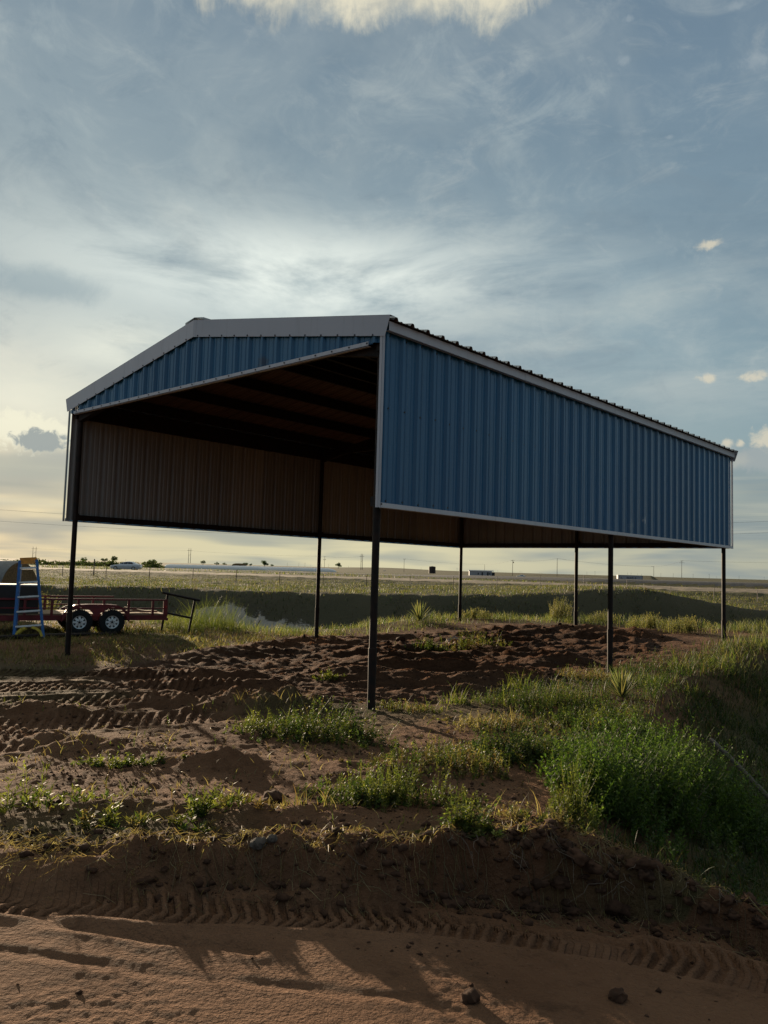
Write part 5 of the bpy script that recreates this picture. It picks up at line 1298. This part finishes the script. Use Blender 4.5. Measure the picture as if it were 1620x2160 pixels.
# grass of the basin bank and the field beyond
def dens_field(x, y): return (np.abs(x) < .62 * (y + 4)) * sst(53, 57, y) * (.35 + .65 * sst(-.3, .2, fbm(x * .15, y * .15, 231, 3)))
vg = Veg()
X, Y = scatter(120000, -66, 66, 57.5, 104, dens_field); dgr, _, _ = path_dist(X, Y, GRV); k = dgr > 6.8; X, Y = X[k], Y[k]; P = np.stack([X, Y, H(X, Y) - .03], 1); n = len(P)
blades(vg, rng, P, (.12 + .22 * rng.rand(n)) * (1 + .7 * fbm(X * .3, Y * .3, 233, 2)).clip(.4, 1.8) * (1 - .6 * sst(68, 86, Y)), .017, .2 + .5 * rng.rand(n), mixcol(rng, n, (GREEN * .7, YGREEN * .7, STRAW * .75, GREY * .7), (3.5, 2, 2.5, 3)))
tag(link('grass', vg.mesh('grass')), 'sunlit field grass between the basin and the gravel road', 'grass', None, 'stuff')
vg = Veg()
X, Y = scatter(26000, -45, 45, 44, 58, lambda x, y: (np.abs(x) < .62 * (y + 4)) * (.15 + .85 * sst(-.2, .3, fbm(x * .2, y * .3, 235, 3))) * (1 - .9 * in_poly(x, y, CALP, 1.0))); P = np.stack([X, Y, H(X, Y) - .03], 1); n = len(P)
blades(vg, rng, P, .12 + .26 * rng.rand(n), .022, .2 + .5 * rng.rand(n), mixcol(rng, n, (GREY * .8, DEEP, BROWN * .6, STRAW), (4, 3, 3, .5)))
tag(link('grass', vg.mesh('grass')), 'dull grass on the shaded bank of the basin', 'grass', None, 'stuff')
vg = Veg()
X, Y = scatter(40000, -190, 190, 104, 300, lambda x, y: (np.abs(x) < .62 * (y + 4)) * (.1 + .9 * sst(.0, .35, fbm(x * .03, y * .09, 237, 3)))); dgr, _, _ = path_dist(X, Y, GRV); dhr, _, _ = path_dist(X, Y, HWY); k = (dgr > 7) & (dhr > 9); X, Y = X[k], Y[k]; P = np.stack([X, Y, H(X, Y) - .04], 1); n = len(P)
blades(vg, rng, P, .15 + .35 * rng.rand(n) * (1 + .006 * (Y - 104)), .055, .3 + .5 * rng.rand(n), mixcol(rng, n, (GREEN, YGREEN, STRAW, DEEP), (4, 3, 2, 2)))
tag(link('grass', vg.mesh('grass')), 'weeds in dark rows beyond the gravel road', 'grass', None, 'stuff')

# ------------------------------------------------------------------ far trees and scrub
def tree(seed, px, ybase, ytop, wpx, dep, label, squat=1.0, holes=.0, name='tree', group='scattered trees on the plain'):
    rng = np.random.RandomState(seed); x, y, z = pz(px, ybase, dep); h = (ybase - ytop) / FPX * dep; w = wpx / FPX * dep / 2
    t = thing(name, label, 'tree', (x, y, z), 0, group)
    mb = MB(); mb.tube([(0, 0, -.5), (0, 0, h * .25), (.05 * w, 0, h * .5)], [h * .045, h * .035, h * .02], 7)
    for k in range(5):
        a = k * 1.26 + rng.rand(); mb.tube([(0, 0, h * (.22 + .05 * k)), (w * .35 * math.cos(a), w * .35 * math.sin(a), h * .5), (w * .62 * math.cos(a), w * .62 * math.sin(a), h * (.6 + .1 * rng.rand()))], [h * .02, h * .014, h * .006], 5)
    mb.obj('trunk', M['bark'], t)
    vg = Veg(); nb = 11
    cs = []
    for k in range(nb):
        a = rng.rand() * 6.28; q = rng.rand() ** .6
        cs.append((w * .68 * q * math.cos(a), w * .68 * q * math.sin(a), h * (.28 + .50 * rng.rand() * (1 - .35 * q)), (.30 + .14 * rng.rand()) * min(w, h * .55)))
    for (cx2, cy2, cz2, r) in cs:
        n = 90; d = unit(rng.randn(n, 3)); P = np.array((cx2, cy2, cz2)) + d * r * (.55 + .5 * rng.rand(n, 1)) * np.array((1.15, 1.15, .8)); P[:, 2] = P[:, 2].clip(h * .1, h)
        D = unit(rng.randn(n, 3)) * r * .42; Sd = unit(np.cross(D, rng.randn(n, 3))); V, Qd = leaves(P, D, Sd, np.full(n, r * .17)); vg.addq(V, Qd, np.repeat(mixcol(rng, n, (DEEP, np.array((.04, .06, .025)), GREEN), (4, 3, 1.5)), 4, 0))
    link('crown', vg.mesh('crown'), t); return t
for i, a in enumerate(((178, 1185, 1173, 15, 520, 'small lone tree between the left post and the twin trees'), (219.5, 1186, 1174.5, 20, 520, 'left tree of the close pair behind the car'), (240, 1186, 1171.5, 22, 520, 'right and larger tree of the close pair behind the car'), (322, 1190, 1178, 19, 520, 'rounded tree just right of the car'), (338, 1192, 1185, 10, 500, 'small shrub-like tree at the left tip of the silage bag'),
        (428, 1190, 1180, 14, 560, 'single tree standing over the silage bag'), (456, 1192, 1184, 15, 560, 'low spreading tree over the silage bag left of a smaller one'), (474, 1192, 1185.5, 12, 560, 'smallest tree over the silage bag'), (518, 1194, 1184.5, 13, 560, 'tree at the right of the dark haystack'), (528, 1194, 1187, 10, 560, 'little tree touching the tree by the haystack'), (558, 1195, 1179.5, 18, 560, 'tallest rounded tree left of the left middle post'), (573.5, 1195, 1189, 10, 560, 'small tree right of the tallest rounded one'))):
    tree(60 + i, *a)
tree(80, 713.5, 1197.5, 1185, 16, 560, 'ragged broken tree with bare limbs right of the left middle post')
x, y, z = pz(504, 1194.5, 540); mb = MB(); mb.lathe([(5.2, -.5), (5.0, .7), (4.2, 1.6), (2.6, 2.0), (0, 2.1)], (0, 0, 0), 'z', 24); o = mb.obj('haystack', M['hay'], None, True, (x, y, z)); o.scale = (1.0, .5, 1.0); tag(o, 'low dark haystack behind the silage bags', 'haystack')
# row of scrub along the left skyline
protos = []
for k in range(4):
    rng2 = np.random.RandomState(90 + k); vg = Veg(); n = 220; d = unit(rng2.randn(n, 3)); P = d * (.45 + .55 * rng2.rand(n, 1)) * np.array((1.5, 1.0, .9)) + np.array((0, 0, .75)); P[:, 2] = P[:, 2].clip(.05, 2); D = unit(rng2.randn(n, 3)) * .42; Sd = unit(np.cross(D, rng2.randn(n, 3))); V, Qd = leaves(P, D, Sd, np.full(n, .14)); vg.addq(V, Qd, np.repeat(mixcol(rng2, n, (DEEP, np.array((.045, .055, .03)), GREY * .6), (3, 3, 2)), 4, 0)); protos.append(vg.mesh('scrub'))
for k in range(120):
    px = rng.uniform(-20, 342); dep = rng.uniform(300, 380); x, y, z = along(px, dep); yb = 1190.5 + .022 * px; x, y, z = pz(px, yb + rng.uniform(-1, 1.5), dep); s = rng.uniform(.9, 1.7)
    o = link('scrub_bush', protos[k % 4], None, (x, y, z - .2), (0, 0, rng.rand() * 6)); o.scale = (s * 1.2, s * 1.2, s * rng.uniform(.7, 1.1)); tag(o, 'dark scrub bush in the brushy row along the left skyline', 'bush', 'scrub bushes along the left skyline')
for px, py, dep, w, lb in ((868, 1230.5, 76, .16, 'white scrap of litter by a fence post left of the far left post'), (1015, 1236, 74, .30, 'long white scrap of litter in the field right of the far left post'), (811, 1204.5, 250, .55, 'pale heap far off right of the near post')):
    x, y, z = along(px, dep); z2 = CAM_H - (py - (1204 + .0285 * (px - 810))) / FPX * dep
    mb = MB(); mb.add([(-w, 0, 0), (-.2 * w, -.1, .25 * w), (.5 * w, 0, .45 * w), (w, 0, .1 * w), (.2 * w, .3 * w, .3 * w), (-.4 * w, .3 * w, .4 * w)], [(0, 1, 5), (1, 2, 4, 5), (2, 3, 4), (0, 5, 4, 3), (3, 2, 1, 0)]); o = mb.obj('litter', M['bone'], None, False, (x, y, max(z, z2))); tag(o, lb, 'litter')
